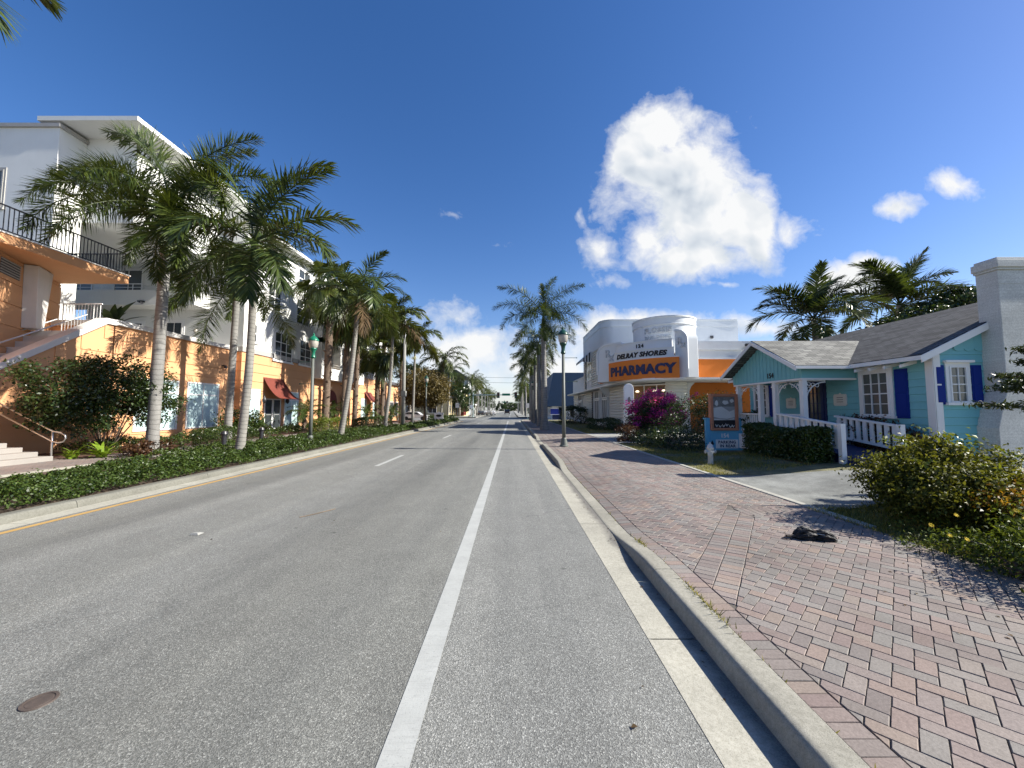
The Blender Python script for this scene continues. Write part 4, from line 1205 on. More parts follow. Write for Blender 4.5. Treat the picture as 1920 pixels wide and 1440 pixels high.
# ------------------------------------------------------------------ streamline pharmacy
PH = thing('pharmacy_building', 'white streamline corner pharmacy with orange curved sign bands and a round parapet drum', 'building', (10,30,0))
c45 = math.sqrt(.5); PC = Vector((9.95,28.35,0))
LM = frame(PC, (c45,-c45,0), (-c45,-c45,0))          # s along the diagonal face, v outwards, z up
def arc(s0, s1, bulge, S, base, n=24):
    return [(s, base + bulge*(1-(s/S)**2)) for s in [s0+(s1-s0)*i/n for i in range(n+1)]]
def arcband(name, m, s0, s1, bulge, S, base, z0, z1, th=.35, **k):
    mb = MB(LM); p = arc(s0,s1,bulge,S,base)
    mb.arcwall(p[::-1], z0, z1, th); return mb.build(name, M[m], PH, smooth='auto', **k)
SH = -.1
arcband('sign_band', 'ph_orange', -2.95, 2.62, .85, 3.0, .30, 4.0, 5.42, 2.2)
arcband('sign_band_trim', 'ph_white', -2.97, 2.64, .85, 3.0, .36, 5.42, 5.50, 2.2)
arcband('name_band', 'ph_white', -2.35, 2.3, .85, 3.0, .20, 5.50, 6.10, 2.1)
arcband('name_band_trim', 'ph_white', -2.37, 2.32, .85, 3.0, .25, 6.10, 6.16, 2.1)
arcband('number_band', 'ph_white', -2.3, 2.1, .85, 3.0, -.05, 6.16, 6.72, 1.8)
arcband('number_band_trim', 'ph_white', -2.32, 2.12, .85, 3.0, 0.0, 6.72, 6.78, 1.8)
def on_arc(base, bulge=.85, S=3.0, zc=0, s_off=0):
    def fn(x, y, z):
        s = x + s_off; v = base + bulge*(1-(s/S)**2) + z
        return LM @ Vector((s, v, y+zc))
    return fn
lettering('PHARMACY', .92, on_arc(.325, zc=4.36, s_off=-.15), 'navy', PH, extrude=.03, offset=.045, space=1.06)
lettering('DELRAY SHORES', .47, on_arc(.225, zc=5.62, s_off=-.1), 'black', PH, extrude=.025, offset=.024, shear=.25, space=1.12)
lettering('124', .36, on_arc(-.025, zc=6.31, s_off=-.1), 'black', PH, name='house_number', extrude=.02, offset=.012, space=1.25)
# drum
DC = LM @ Vector((0.05,-3.05,0))
MB().lathe([(2.33,6.0),(2.33,8.16),(2.40,8.16),(2.40,8.22),(2.36,8.24),(2.36,8.70),(2.42,8.70),(2.42,8.80),(2.1,8.82)],56,DC).build('drum', M['ph_white'], PH, smooth='auto')
def on_drum(z0, R=2.35, a_c=-PI*.68):
    def fn(x, y, z):
        a = a_c + x/R
        return Vector((DC.x+(R+z)*math.cos(a), DC.y+(R+z)*math.sin(a), z0+y))
    return fn
lettering('FLOSSIE', .56, on_drum(7.56), 'relief_shade', PH, extrude=.07, offset=.008, space=1.05)
lettering('BUILDING', .38, on_drum(7.08), 'relief_shade', PH, extrude=.07, offset=.006, space=1.15)
# wings with rounded shoulders and Rx reliefs
def wing(s_out, s_in, z1, R, v0, v1, z0=3.99):
    sg = 1 if s_out > s_in else -1
    pts = [(s_in,z0),(s_out,z0),(s_out,z1-R)] + [(s_out-sg*R+sg*R*math.cos(D(a)), z1-R+R*math.sin(D(a))) for a in range(15,91,15)] + [(s_in,z1)]
    mb = MB(); n = len(pts); fr_ = [LM @ Vector((p[0],v1,p[1])) for p in pts]
    dv = Vector((.78,.10,0)) if sg > 0 else Vector((c45,c45,0))*(v1-v0)
    mb.add(fr_+[p+dv for p in fr_], [tuple(range(n)), tuple(range(n,2*n))[::-1]] + [(i,(i+1)%n,(i+1)%n+n,i+n) for i in range(n)])
    mb.build('wing_wall', M['ph_white'], PH, smooth='auto', bevel=.03)
    mb = MB(LM)
    pts2 = [(s_out+sg*.05,z0+.6),(s_out+sg*.05,z1-R)] + [(s_out-sg*R+sg*(R+.05)*math.cos(D(a)), z1-R+(R+.05)*math.sin(D(a))) for a in range(15,91,15)] + [(s_in,z1+.05),(s_in,z1-.10)]
    pts2 += [(s_out-sg*R+sg*(R-.10)*math.cos(D(a)), z1-R+(R-.10)*math.sin(D(a))) for a in range(90,14,-15)] + [(s_out-sg*.10,z1-R),(s_out-sg*.10,z0+.6)]
    mb.prism(pts2,'y',v1-.02,v1+.07); mb.build('wing_moulding', M['ph_white'], PH)
wing(-4.1,-1.9,7.0,.9,-2.0,.15); wing(3.05,2.2,7.35,.75,-2.0,.15)
for s, z, q in ((-3.1,5.95,.85),(2.55,6.35,.66)):
    lettering('R', q, lambda x,y,z_,s=s,z=z: LM @ Vector((s+x, .17+z_, z+y)), 'relief_shade', PH, extrude=.07, offset=.016)
    lettering('x', q*1.05, lambda x,y,z_,s=s,z=z,q=q: LM @ Vector((s+x+.34*q, .17+z_, z-.36*q+y)), 'relief_shade', PH, extrude=.07, offset=.016)
# canopy slab
P0, P1, P2 = Vector((8.4,30.9)), Vector((8.1,26.2)), Vector((12.6,26.4))
cp = [(8.4,58)]+[tuple(P0*(1-t)**2+P1*2*t*(1-t)+P2*t*t) for t in [i/18 for i in range(19)]]+[(24,26.4),(24,30),(13,33),(11,58)]
MB().prism(cp,'z',3.86,3.98).build('canopy', M['ph_white'], PH)
cp2 = [(x-(.05 if x<9 else 0), y-(.05 if y<27.5 else 0)) for x,y in cp]
MB().arcwall([(x,y) for x,y in cp2[:21]],3.90,4.02,.12).build('canopy_edge', M['white_frame'], PH)
# south wing
MB().box(12.6,26,28.2,40,4.03,6.2).build('south_wall', M['ph_white'], PH)
MB().box(13.0,26,28.05,28.19,4.05,5.50).build('sign_band', M['ph_orange'], PH)
MB().box(12.7,26.2,28.02,28.3,5.50,5.62).box(12.7,26.2,28.1,28.34,6.2,6.28).box(12.7,26.1,28.12,40,6.28,6.85).build('parapet', M['ph_white'], PH)
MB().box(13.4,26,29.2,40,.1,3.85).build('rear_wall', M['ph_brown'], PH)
MB().prism([(0,0),(.45,0),(.45,3.2),(.6,3.55),(.9,3.85),(0,3.85)],'y',0,.9).build('console_bracket', M['ph_white'], PH)
def sawprof(R, z0, z1, st=.25, d=.09):
    p, z = [], z0
    while z < z1: p += [(R+d*k,z+st*f) for f,k in ((.01,0),(.09,.8),(.16,1),(.28,.98),(.7,.55),(.99,0))]; z += st
    return p
def lap(mb, a, b, z0, z1, st=.25, d=.09, prof=((0,0),(.09,.8),(.16,1),(.28,.98),(.7,.55),(1,0))):
    """lap siding strip between two plan points (outside on the right of travel a->b)"""
    a, b = Vector(a), Vector(b); t = (b-a).normalized(); n = Vector((t.y,-t.x))
    z = z0
    while z < z1-.01:
        e = min(z+st, z1)
        for (f0,k0),(f1,k1) in zip(prof[:-1], prof[1:]):
            o0, o1 = n*d*k0, n*d*k1; za, zb = z+(e-z)*f0, z+(e-z)*f1
            mb.quad((a.x+o0.x,a.y+o0.y,za),(b.x+o0.x,b.y+o0.y,za),(b.x+o1.x,b.y+o1.y,zb),(a.x+o1.x,a.y+o1.y,zb))
        z = e
    return mb
for q0, q1 in (((9.3,36.6),(9.3,31.6)),((9.3,50.2),(9.3,44.6)),((9.3,57.5),(9.3,53.5))):
    lap(MB(), q0, q1, .6, 3.85).build('lower_siding', M['ph_siding'], PH, fix=False)
MB().lathe(sawprof(.9,.6,3.85),14,(10.2,31.6,0),cap=False,a0=PI,a1=PI*1.5).build('corner_siding', M['ph_siding'], PH, fix=False)
MB().lathe(sawprof(.9,.6,3.85),14,(12.2,28.9,0),cap=False,a0=PI*1.15,a1=PI*1.75).build('corner_siding', M['ph_siding'], PH, fix=False)
MB().box(9.34,12,31.7,57.4,.1,3.84).build('lower_core', M['roof_dark'], PH)
MB().box(9.2,9.5,31.2,57.5,.1,.6).box(10.2,13.2,28.5,30.6,.1,.6).build('plinth', M['ph_white'], PH)
# shop window across the corner, lit lamps inside
wM = frame((9.55,30.75,1.0),(c45,-c45,0),(-c45,-c45,0))
window(PH, wM, 3.2,2.75, 3,1, 'white_frame','glass_room', fw=.1, mt=.08)
MB(wM).box(-.05,3.25,.01,.09,-.4,1.15).build('stall_riser', M['ph_white'], PH)
MB(wM).box(1.65,3.1,.016,.03,1.45,2.55).build('dark_pane', M['glass'], PH)
lp, ntl, bb = newmat('ceiling_lamp_glow'); bb.inputs['Base Color'].default_value=(.8,.7,.5,1); bb.inputs['Emission Color'].default_value=(1,.85,.6,1); bb.inputs['Emission Strength'].default_value=.9
M['lamp_glow'] = lp
for u in (.55,1.95,2.65):
    MB(wM).lathe([(.02,.12),(.1,.09),(.15,.02),(.13,-.03),(.04,-.05)],10,(u,.06,2.2)).build('ceiling_lamp', M['lamp_glow'], PH, smooth=True)
# two shop window bays on the street side
for y0, w in ((37.0,2.6),(40.4,2.6),(50.5,2.7)):
    bM = frame((9.3,y0+w,.6),(0,-1,0),(-1,0,0))
    f = window(PH, bM, w,2.3, 3,1, 'white_frame','glass', fw=.14, mt=.09, depth=.12)
    window(PH, frame((9.3,y0+w,2.95),(0,-1,0),(-1,0,0)), w,.85, 3,1, 'white_frame','glass', fw=.1, mt=.06, depth=.12)
    for q in (y0-.25, y0+w+.02): MB().box(9.1,9.32,q,q+.23,.6,3.85).build('pilaster', M['ph_white'], PH)
MB().prism([(0,0),(-.15,.1),(-.55,.35),(-.85,.8),(-.85,.9),(0,.9)],'y',36.4,36.75).build('console_bracket', M['ph_white'], PH).location += Vector((9.25,0,2.95))
bpy.data.objects['console_bracket'].location += Vector((12.9,28.9,0))
# upper floor on the street side
MB().arcwall([(8.75,55),(8.75,33.4)],4.02,5.75,.25).build('street_parapet', M['ph_white'], PH)
MB().box(8.60,8.74,34.2,38.3,4.3,5.5).build('sign_band', M['ph_orange'], PH)
MB().arcwall([(8.68,55),(8.68,38.4)],5.75,5.82,.35).build('parapet_coping', M['ph_white'], PH)
UW = MB()
pth = [(8.6,46)] + [(9.8-1.2*math.cos(D(a)), 37.7-1.2*math.sin(D(a))) for a in range(0,91,10)] + [(21.7,36.5)]
UW.arcwall(pth, 7.9, 10.4, .3); UW.box(21.4,21.7,36.8,46,4,10.4); UW.box(8.61,21.39,45.7,46,4,10.4); UW.box(8.95,21.4,36.9,45.6,9.7,9.9)
UW.build('upper_wall', M['ph_white'], PH, smooth='auto')
mb = MB(); mb.arcwall([(x-.05,y-.05) for x,y in pth], 9.75,9.82,.1); mb.arcwall([(x-.05,y-.05) for x,y in pth], 10.36,10.46,.14); mb.arcwall([(x-.05,y-.05) for x,y in pth], 7.85,7.93,.1); mb.build('upper_moulding', M['ph_white'], PH, smooth='auto')
for q0, q1 in (((8.66,46),(8.66,44.9)),((8.66,41.6),(8.66,37.7)),((9.8,36.56),(14,36.56))):
    lap(MB(), q0, q1, 4, 7.88).build('upper_siding', M['ph_siding'], PH, fix=False)
MB().lathe(sawprof(1.14,4,7.85),14,(9.8,37.7,0),cap=False,a0=PI,a1=PI*1.5).build('corner_siding', M['ph_siding'], PH, fix=False)
MB().box(9.8,21.38,36.62,37,4,7.9).box(8.72,9,37.7,45.9,4,7.86).build('upper_core', M['ph_white'], PH)
window(PH, frame((8.7,44.8,5.0),(0,-1,0),(-1,0,0)), 3.1,2.4, 3,1, 'white_frame','glass', fw=.1, mt=.08)
# striped awning
aw = [('ph_white',0),('stripe_dark',1)]
for m, par in aw:
    mb = MB(); ns = 9
    for i in range(ns):
        if i % 2 != par: continue
        ya, yb = 41.3+3.7*i/ns, 41.3+3.7*(i+1)/ns
        mb.add([(8.6,ya,8.15),(8.6,yb,8.15),(7.55,yb,7.2),(7.55,ya,7.2),(7.55,yb,6.95),(7.55,ya,6.95)],[(0,1,2,3),(3,2,4,5)])
    for i in range(7):
        if i % 2 != par: continue
        q = lambda t: (8.6-1.05*t, 41.3, 8.15-.95*t)
        t0, t1 = i/7, (i+1)/7
        mb.add([q(t0), q(t1), (q(t1)[0],41.3,6.95), (q(t0)[0],41.3,6.95)],[(0,1,2,3)])
    mb.build('awning_stripe' if par else 'awning', M[m], PH, fix=False)
MB().box(17.3,17.55,28.0,28.12,6.35,6.55).box(17.1,18.0,27.8,28.0,6.45,6.62).build('flood_light', M['black_metal'], PH)
MB().box(19,19.25,36.35,36.49,8.6,8.85).build('vent', M['roof_dark'], PH)
# flower bed hedges round the pharmacy are separate things (see the planting)

# pylon in front of the pharmacy
PY = thing('sign_pylon', 'tall white round topped sign post standing before the pharmacy corner', 'sign', (7.3,24.2,.13))
pts = [(-.30,0),(.30,0),(.30,2.75)] + [(.30*math.cos(D(a)), 2.75+.30*math.sin(D(a))) for a in range(15,180,15)] + [(-.30,2.75)]
MB(frame((7.3,24.1,.1),(1,0,0),(0,-1,0))).prism([(p[0],p[1]*1.09) for p in pts],'y',-.13,.13).build('post', M['ph_white'], PY, bevel=.02)
MB(frame((7.3,24.1,.1),(1,0,0),(0,-1,0))).prism([(.09*math.cos(D(t)),2.3+.2*math.sin(D(t))) for t in range(0,360,20)],'y',.131,.14).build('oval_inset', M['poster_mid'], PY)

# blue mansard building beyond the pharmacy
BB = thing('blue_building', 'dark blue slab sided building with a slanting corner beyond the palms', 'building', (9,72,0))
MB().add([(6.3,70,2.4),(16,70,2.4),(16,90,2.4),(6.3,90,2.4),(7.6,70.6,8.6),(16,70.6,8.6),(16,89,8.6),(7.6,89,8.6)],[(0,3,2,1),(4,5,6,7),(0,1,5,4),(1,2,6,5),(2,3,7,6),(3,0,4,7)]).build('mansard', M['blue_wall'], BB)
MB().box(7.4,16,70.8,88,0,2.4).build('wall', M['ph_white'], BB)
for x in (8.2,10.6,13): window(BB, frame((x,70.8,.4),(1,0,0),(0,-1,0)),1.7,1.8,2,1,'white_frame','glass')
for y in (76,80,84): window(BB, frame((7.4,y,.4),(0,-1,0),(-1,0,0)),2.2,1.8,2,1,'white_frame','glass')
BS = thing('shop_sign', 'low dark blue rectangular sign on a base before the blue building', 'sign', (7.4,66,.1))
MB().box(6.6,8.7,66,66.15,1.0,1.95).build('panel', M['sign_navy'], BS); MB().box(6.55,8.75,65.98,66.17,1.95,2.02).box(6.55,8.75,65.98,66.17,.93,1.0).build('panel_trim', M['white_frame'], BS)
MB().box(6.9,8.4,66.02,66.13,.08,.93).build('base', M['navy'], BS)

# ------------------------------------------------------------------ turquoise cottage
HO = thing('cottage', 'turquoise clapboard cottage with a gabled porch, blue shutters and grey shingle roof', 'house', (10.72,12,.4))
XF, YG = 10.72, 9.76
HP = ((0,0),(.03,1),(1,.1))
mb = MB(); lap(mb,(XF,17.3),(XF,YG),.4,3.3,.2,.024,HP); mb.build('front_wall', M['teal'], HO, fix=False)
mb = MB(); z = .4
def half(z): # gable right limit/left limit from roof slope
    zr = z-3.05
    return XF + max(0,(zr-.25)/.488)
while z < 4.9:
    e = min(z+.2, 4.9); xl = half(e) if e > 3.2 else XF
    if xl < 17: lap(mb,(xl,YG),(17.4,YG),z,e,.2,.024,HP)
    z = e
mb.build('gable_wall', M['teal'], HO, fix=False)
MB().box(XF+.03,17.3,YG+.04,17.25,.3,3.2).build('wall_core', M['teal'], HO)
# board panel with a scalloped lower edge in the gable
mb = MB(); x = XF+.55
while x < 13.0:
    top = 3.2+(x-XF)*.488-.02; 
    sc_ = [(x+.13+.13*math.cos(D(a)), 3.36-.07*math.sin(D(a))) for a in range(0,181,30)]
    mb.prism(sc_[::-1] + [(x+.258,max(3.37,top)+.1),(x+.002,max(3.37,top))],'y',YG-.035,YG-.021); x += .26
mb.build('gable_board', M['teal'], HO)
# corner boards
MB().box(XF-.03,XF+.16,YG-.045,YG-.018,.3,3.3).box(XF-.045,XF-.019,YG-.045,YG+.14,.3,3.3).build('corner_board', M['white_wood'], HO)
# main roof
ex, ez, rx, rz = 10.29, 3.19, 14.06, 5.03
R0, R1 = 9.60, 18.2
th = .09
def slab(pts, t, m, name, **k):
    a,b,c,d_ = [Vector(p) for p in pts]; n = (b-a).cross(d_-a).normalized()
    if n.z < 0: n = -n
    vs = [a,b,c,d_, a-n*t,b-n*t,c-n*t,d_-n*t]
    return MB().add(vs,[(0,1,2,3),(7,6,5,4),(0,4,5,1),(1,5,6,2),(2,6,7,3),(3,7,4,0)]).build(name, M[m], HO)
slab([(ex,R0,ez),(ex,R1,ez),(rx,R1,rz),(rx,R0,rz)], th,'shingle','roof')
slab([(rx+.001,R0,rz),(rx+.001,R1,rz),(17.8,R1,3.2),(17.8,R0,3.2)], th,'shingle','roof')
# rake boards and fascia
mb = MB()
mb.prism([(ex-.02,ez-.03),(rx,rz-.03),(rx,rz-.21),(ex-.02,ez-.21)],'y',R0-.035,R0-.003); mb.prism([(rx,rz-.03),(17.8,3.17),(17.8,2.99),(rx,rz-.21)],'y',R0-.035,R0-.003)
mb.box(ex-.05,ex-.022,R0-.035,R1,ez-.14,ez-.03)
mb.build('fascia', M['white_wood'], HO)
for y in np.arange(10.1,11.7,.45): MB().prism([(ex-.01,ez-.20),(XF+.1,ez-.02),(XF+.1,ez-.14),(ex-.01,ez-.28)],'y',float(y),float(y)+.06).build('rafter_tail', M['white_wood'], HO)
# porch
PXF, PYN, PYFAR, PR = 9.01, 11.92, 15.5, 13.71
pr_z, pe_z = 4.27, 3.17
slab([(8.62,11.62,pe_z-.02),(8.62,PR,pr_z),(12.6,PR,pr_z),(12.6,11.62,pe_z-.02)], .08,'shingle_porch','porch_roof')
slab([(8.62,15.80,pe_z-.02),(8.62,PR+.001,pr_z),(12.6,PR+.001,pr_z),(12.6,15.80,pe_z-.02)], .08,'shingle_porch','porch_roof')
mb = MB()
mb.prism([(11.60,pe_z-.05),(PR,pr_z-.03),(PR,pr_z-.17),(11.60,pe_z-.19)],'x',8.585,8.617); mb.prism([(15.82,pe_z-.05),(PR,pr_z-.03),(PR,pr_z-.17),(15.82,pe_z-.19)],'x',8.585,8.617)
mb.box(8.60,10.4,11.585,11.615,pe_z-.13,pe_z-.04)
mb.build('fascia', M['white_wood'], HO)
gz = 2.78
mb = MB()
mb.prism([(PYN,gz),(PYFAR,gz),(PYFAR,pe_z),(PR,pr_z-.13),(PYN,pe_z)],'x',PXF,PXF+.1)
mb.box(PXF+.1,XF-.03,PYN,PYN+.1,gz,pe_z+.02); mb.box(PXF+.1,XF-.03,PYFAR-.1,PYFAR,gz,pe_z+.02)
mb.build('porch_gable', M['teal'], HO)
mb = MB(); y = PYN+.1
while y < PYFAR-.05:
    t = pe_z+ (pr_z-.13-pe_z)*(1-abs(y-PR)/(PR-PYN)); mb.box(PXF-.012,PXF-.001,y,y+.17,gz+.02,t-.06); y += .19
mb.build('gable_board', M['teal'], HO)
MB().box(PXF-.04,PXF+.14,PYN-.03,PYFAR+.03,gz-.06,gz-.002).box(PXF+.14,XF-.03,PYN-.03,PYN+.12,gz-.06,gz-.002).build('porch_beam', M['white_wood'], HO)
lettering('154', .24, on_wall((PXF-.015,13.35,gz+.11),(0,-1,0),(-1,0,0)), 'black', HO, name='house_number', extrude=.012, offset=.006)
MB().box(PXF-.05,XF-.05,PYN-.05,PYFAR+.05,.3,.86).build('porch_floor', M['white_wood'], HO)
posts = (11.99,13.25,14.05,15.40)
for y in posts: MB().box(PXF+.01,PXF+.15,y-.075,y+.075,.86,gz-.06).box(PXF-.01,PXF+.17,y-.095,y+.095,2.55,2.6).build('porch_post', M['white_wood'], HO)
def bracket(p, du):
    """fretwork quarter arch from a post top"""
    mb = MB(); d = Vector(du); n = 8
    for i in range(n):
        a0, a1 = PI/2*i/n, PI/2*(i+1)/n
        q = lambda a, R: Vector(p)+d*(.62-R*math.cos(a)*.62/.62*1.0)+Vector((0,0,-.58+R*math.sin(a)*.9))
        mb.tube([q(a0,.6),q(a1,.6)],.02,5,cap=False)
    mb.tube([Vector(p)+d*.03, Vector(p)+d*.62],.018,5); mb.tube([Vector(p)+d*.02, Vector(p)+d*.02+Vector((0,0,-.6))],.018,5)
    for k in range(3):
        c = Vector(p)+d*(.10+.13*k)+Vector((0,0,-.10-.02*k)); R = .055
        mb.tube([c+d*R*math.cos(t*PI/4)+Vector((0,0,R*math.sin(t*PI/4))) for t in range(9)],.011,4,cap=False)
    c = Vector(p)+d*.1+Vector((0,0,-.26)); mb.tube([c+d*.055*math.cos(t*PI/4)+Vector((0,0,.07*math.sin(t*PI/4))) for t in range(9)],.011,4,cap=False)
    mb.build('porch_bracket', M['white_wood'], HO, fix=False)
zt_ = gz-.08
for y, s in ((12.07,1),(13.17,-1),(14.13,1),(15.32,-1)): bracket((PXF+.08,y,zt_),(0,s,0))
bracket((PXF+.16,11.99,zt_),(1,0,0))
def balustrade(a, b, h0, h1, n, parent, name='porch_railing', w=.05):
    a, b = Vector(a), Vector(b); d = (b-a); mb = MB(); t = d.normalized(); nn = Vector((-t.y,t.x,0)).normalized()
    def bar(z0,z1,wd):
        vs = []
        for p in (a,b):
            for s in (-1,1):
                for z in (z0,z1): vs.append(p+nn*s*wd+Vector((0,0,z)))
        mb.add(vs,[(0,1,3,2),(4,6,7,5),(0,4,5,1),(2,3,7,6),(1,5,7,3),(0,2,6,4)])
    bar(h1-.05,h1,.07); bar(h0,h0+.07,.03)
    for i in range(n):
        p = a+d*((i+.5)/n)
        vs = [p+t*u*w*.5+nn*v*.02+Vector((0,0,z)) for z in (h0+.05,h1-.04) for u in (-1,1) for v in (-1,1)]
        mb.add(vs,[(0,1,3,2),(4,6,7,5),(0,4,5,1),(2,3,7,6),(1,5,7,3),(0,2,6,4)])
    return mb.build(name, M['white_wood'], parent)
for a, b in ((12.08,13.16),(14.14,15.3)): balustrade((PXF+.08,a,.86),(PXF+.08,b,.86),.12,.80,9,HO)
# ramp with two white railings and its blue deck
slope = lambda y: .86-.30*(12.0-y)/2.6
MB().prism([(9.2,.35),(12.0,.35),(12.0,.84),(9.2,slope(9.2)-.02)],'x',8.62,9.93).build('ramp_deck', M['navy'], HO)
def ramp_rail(x, ya, yb, n, posts_):
    balustrade((x,ya,slope(ya)-.02),(x,yb,slope(yb)-.02),.14,.80,n,HO,'ramp_railing',.11)
    for y in posts_: MB().box(x-.06,x+.06,y-.06,y+.06,.25,slope(y)+.8).build('ramp_post', M['white_wood'], HO)
ramp_rail(9.95, 11.85, 9.95, 9, (9.9,)); ramp_rail(8.56, 12.4, 10.1, 10, (10.05,))
# windows, shutters, doors on the street wall
fs = lambda y, z: frame((XF-.012,y,z),(0,-1,0),(-1,0,0))
window(HO, fs(11.72,1.62), .86,1.28, 3,4, 'white_wood','glass_curtain', fw=.05, mt=.02, depth=.06, trim=.10, sill=True)
MB(fs(11.85,2.98)).box(-.02,1.14,0,.10,.02,.10).build('window_hood', M['white_wood'], HO)
window(HO, fs(16.9,1.55), .8,1.3, 2,4, 'white_wood','glass_curtain', fw=.05, mt=.02, depth=.06, trim=.1, sill=True)
def shutter(Mx, w, h):
    mb = MB(Mx); mb.box(0,w,0,.03,0,h); mb.box(.03,w-.03,.03,.042,.05,h*.48); mb.box(.03,w-.03,.03,.042,h*.52,h-.05)
    return mb.build('shutter', M['blue_shutter'], HO, bevel=.005)
shutter(fs(10.72,1.56), .36,1.36); shutter(fs(15.98,1.5), .36,1.4)
dM2 = fs(13.95,.86)
d = window(HO, dM2, .78,1.98, 3,5, 'navy','glass_curtain', fw=.12, mt=.025, depth=.05, name='door', trim=.09)
d.data.materials.clear(); d.data.materials.append(M['navy'])
MB(dM2).lathe([(.03,0),(.03,.05)],8,(.07,.07,.95)).build('door_handle', M['steel'], d)
for y, z in ((15.0,1.85),(12.78,1.92)):
    mb = MB(fs(y,z)); mb.prism([(.0,.04),(.04,0),(.46,0),(.5,.04),(.5,.34),(.46,.38),(.30,.38),(.25,.42),(.20,.38),(.04,.38),(0,.34)],'y',0,.03)
    o = mb.build('plaque', M['ph_siding'], HO)
    mb = MB(fs(y,z))
    for k in range(3): mb.box(.13,.37,.031,.034,.12+.07*k,.14+.07*k)
    mb.build('plaque_line', M['poster_mid'], o)
MB(fs(12.6,1.22)).box(0,.34,0,.12,0,.2).prism([(0,.2),(.34,.2),(.34,.23),(0,.23)],'y',0,.14).build('mailbox', M['white_wood'], HO)
# gable window with shutters
gs = lambda x, z: frame((x,YG-.012,z),(1,0,0),(0,-1,0))
window(HO, gs(11.10,1.98), .44,.92, 2,4, 'white_wood','glass_curtain', fw=.035, mt=.018, depth=.05, trim=.09, sill=True)
MB(gs(10.97,2.99)).box(0,.72,0,.10,.0,.06).build('window_hood', M['white_wood'], HO)
shutter(gs(10.735,1.93), .24,1.0); shutter(gs(11.665,1.93), .26,1.0)
# chimney, wider at the foot
CX, CY = 12.0, 9.30
mb = MB()
prof = [(.2,-.28),(1.35,-.28),(2.0,-.10),(2.25,.0),(4.9,.0)]
for (za_,oa),(zb_,ob_) in zip(prof[:-1],prof[1:]):
    mb.add([(CX+oa,CY,za_),(14.1-oa,CY,za_),(14.1-oa,YG-.002,za_),(CX+oa,YG-.002,za_),(CX+ob_,CY,zb_),(14.1-ob_,CY,zb_),(14.1-ob_,YG-.002,zb_),(CX+ob_,YG-.002,zb_)],[(0,1,5,4),(1,2,6,5),(2,3,7,6),(3,0,4,7)])
mb.box(CX+.0,14.1,CY,YG+.0,4.9,5.25)
mb.box(CX-.03,14.13,CY-.03,YG+.02,5.25,5.31); mb.box(CX-.06,14.16,CY-.06,YG+.04,5.31,5.50); mb.box(CX-.02,14.12,CY-.02,YG+.0,5.50,5.57)
mb.build('chimney', M['chimney'], HO, bevel=.012)

# street sign board of the cottage
SG = thing('shop_sign', 'blue board sign reading 154 parking in rear with a tall framed poster on top', 'sign', (8.4,15.3,.3))
sf = frame((8.4,15.3,.20),(1,0,0),(0,-1,0))
MB(sf).box(-.72,.72,-.12,.0,0,1.22).build('board', M['sign_blue'], SG)
mb = MB(sf)
for i in range(10): mb.box(-.70+i*.141,-.70+i*.141+.128,.0,.012,.02,1.2)
mb.build('board_planks', M['sign_blue'], SG)
MB(sf).box(-.76,.76,-.15,.03,1.22,1.27).build('board_cap', M['sign_blue'], SG)
fr = MB(sf)
FX0,FX1,FZ0,FZ1 = -.56,.53,.78,2.22
fr.box(FX0,FX0+.11,-.10,.10,FZ0,FZ1); fr.box(FX1-.11,FX1,-.10,.10,FZ0,FZ1); fr.box(FX0+.11,FX1-.11,-.10,.10,FZ1-.11,FZ1); fr.box(FX0+.11,FX1-.11,-.10,.10,FZ0,FZ0+.10)
FR = fr.build('poster_frame', M['sign_wood'], SG, bevel=.01)
po = MB(sf).box(FX0+.1,FX1-.1,.02,.045,FZ0+.09,FZ1-.1).build('poster', M['poster_grey'], SG)
MB(sf).box(FX0+.112,FX1-.112,.046,.05,FZ0+.102,FZ0+.40).build('poster_caption', M['poster_black'], SG)
MB(sf).box(FX0+.112,FX1-.112,.046,.05,FZ1-.5,FZ1-.112).build('poster_dark_field', M['poster_mid'], SG)
mb = MB(sf)
rr = random.Random(4)
def blobpoly(cx, cz, rx_, rz_, n=14, j=.25, v0=.051, v1=.054):
    return mb.prism([(cx+rx_*(1+rr.uniform(-j,j))*math.cos(2*PI*i/n), cz+rz_*(1+rr.uniform(-j,j))*math.sin(2*PI*i/n)) for i in range(n)],'y',v0,v1)
mb.prism([(FX0+.13,1.66),(-.1,1.72),(.2,1.52),(.4,1.60),(.4,1.30),(.1,1.24),(-.2,1.26),(FX0+.13,1.32)],'y',.051,.054)
mb.prism([(FX0+.14,1.24),(.1,1.20),(.38,1.27),(.38,1.21),(.0,1.19),(FX0+.14,1.19)],'y',.051,.054)
blobpoly(-.30,1.86,.07,.11); blobpoly(.05,1.88,.12,.08); blobpoly(.3,1.95,.08,.07)
mb.build('poster_figure', M['poster_light'], SG)
mb = MB(sf)
for x, z in ((-.32,.96),(-.19,.93),(-.05,.95),(.08,.98),(.22,.92),(.33,.94)):
    mb.tube([(x-.05,.056,z+.07),(x,.056,z-.04),(x+.05,.056,z+.05)],.011,4); mb.tube([(x-.05,.056,z),(x+.03,.056,z+.015)],.008,4)
mb.build('poster_script', M['white_frame'], SG, fix=False)
lettering('154', .22, lambda x,y,z: sf @ Vector((x,.016+z,y+.50)), 'white_frame', SG, extrude=.006, offset=.004)
pp = MB(sf).box(-.36,.52,.013,.022,.08,.42).build('parking_plate', M['white_frame'], SG)
lettering('PARKING', .155, lambda x,y,z: sf @ Vector((x+.08,.024+z,y+.27)), 'navy', pp, extrude=.003, offset=.005, space=1.1)
lettering('IN REAR', .155, lambda x,y,z: sf @ Vector((x+.10,.024+z,y+.12)), 'navy', pp, extrude=.003, offset=.005, space=1.1)
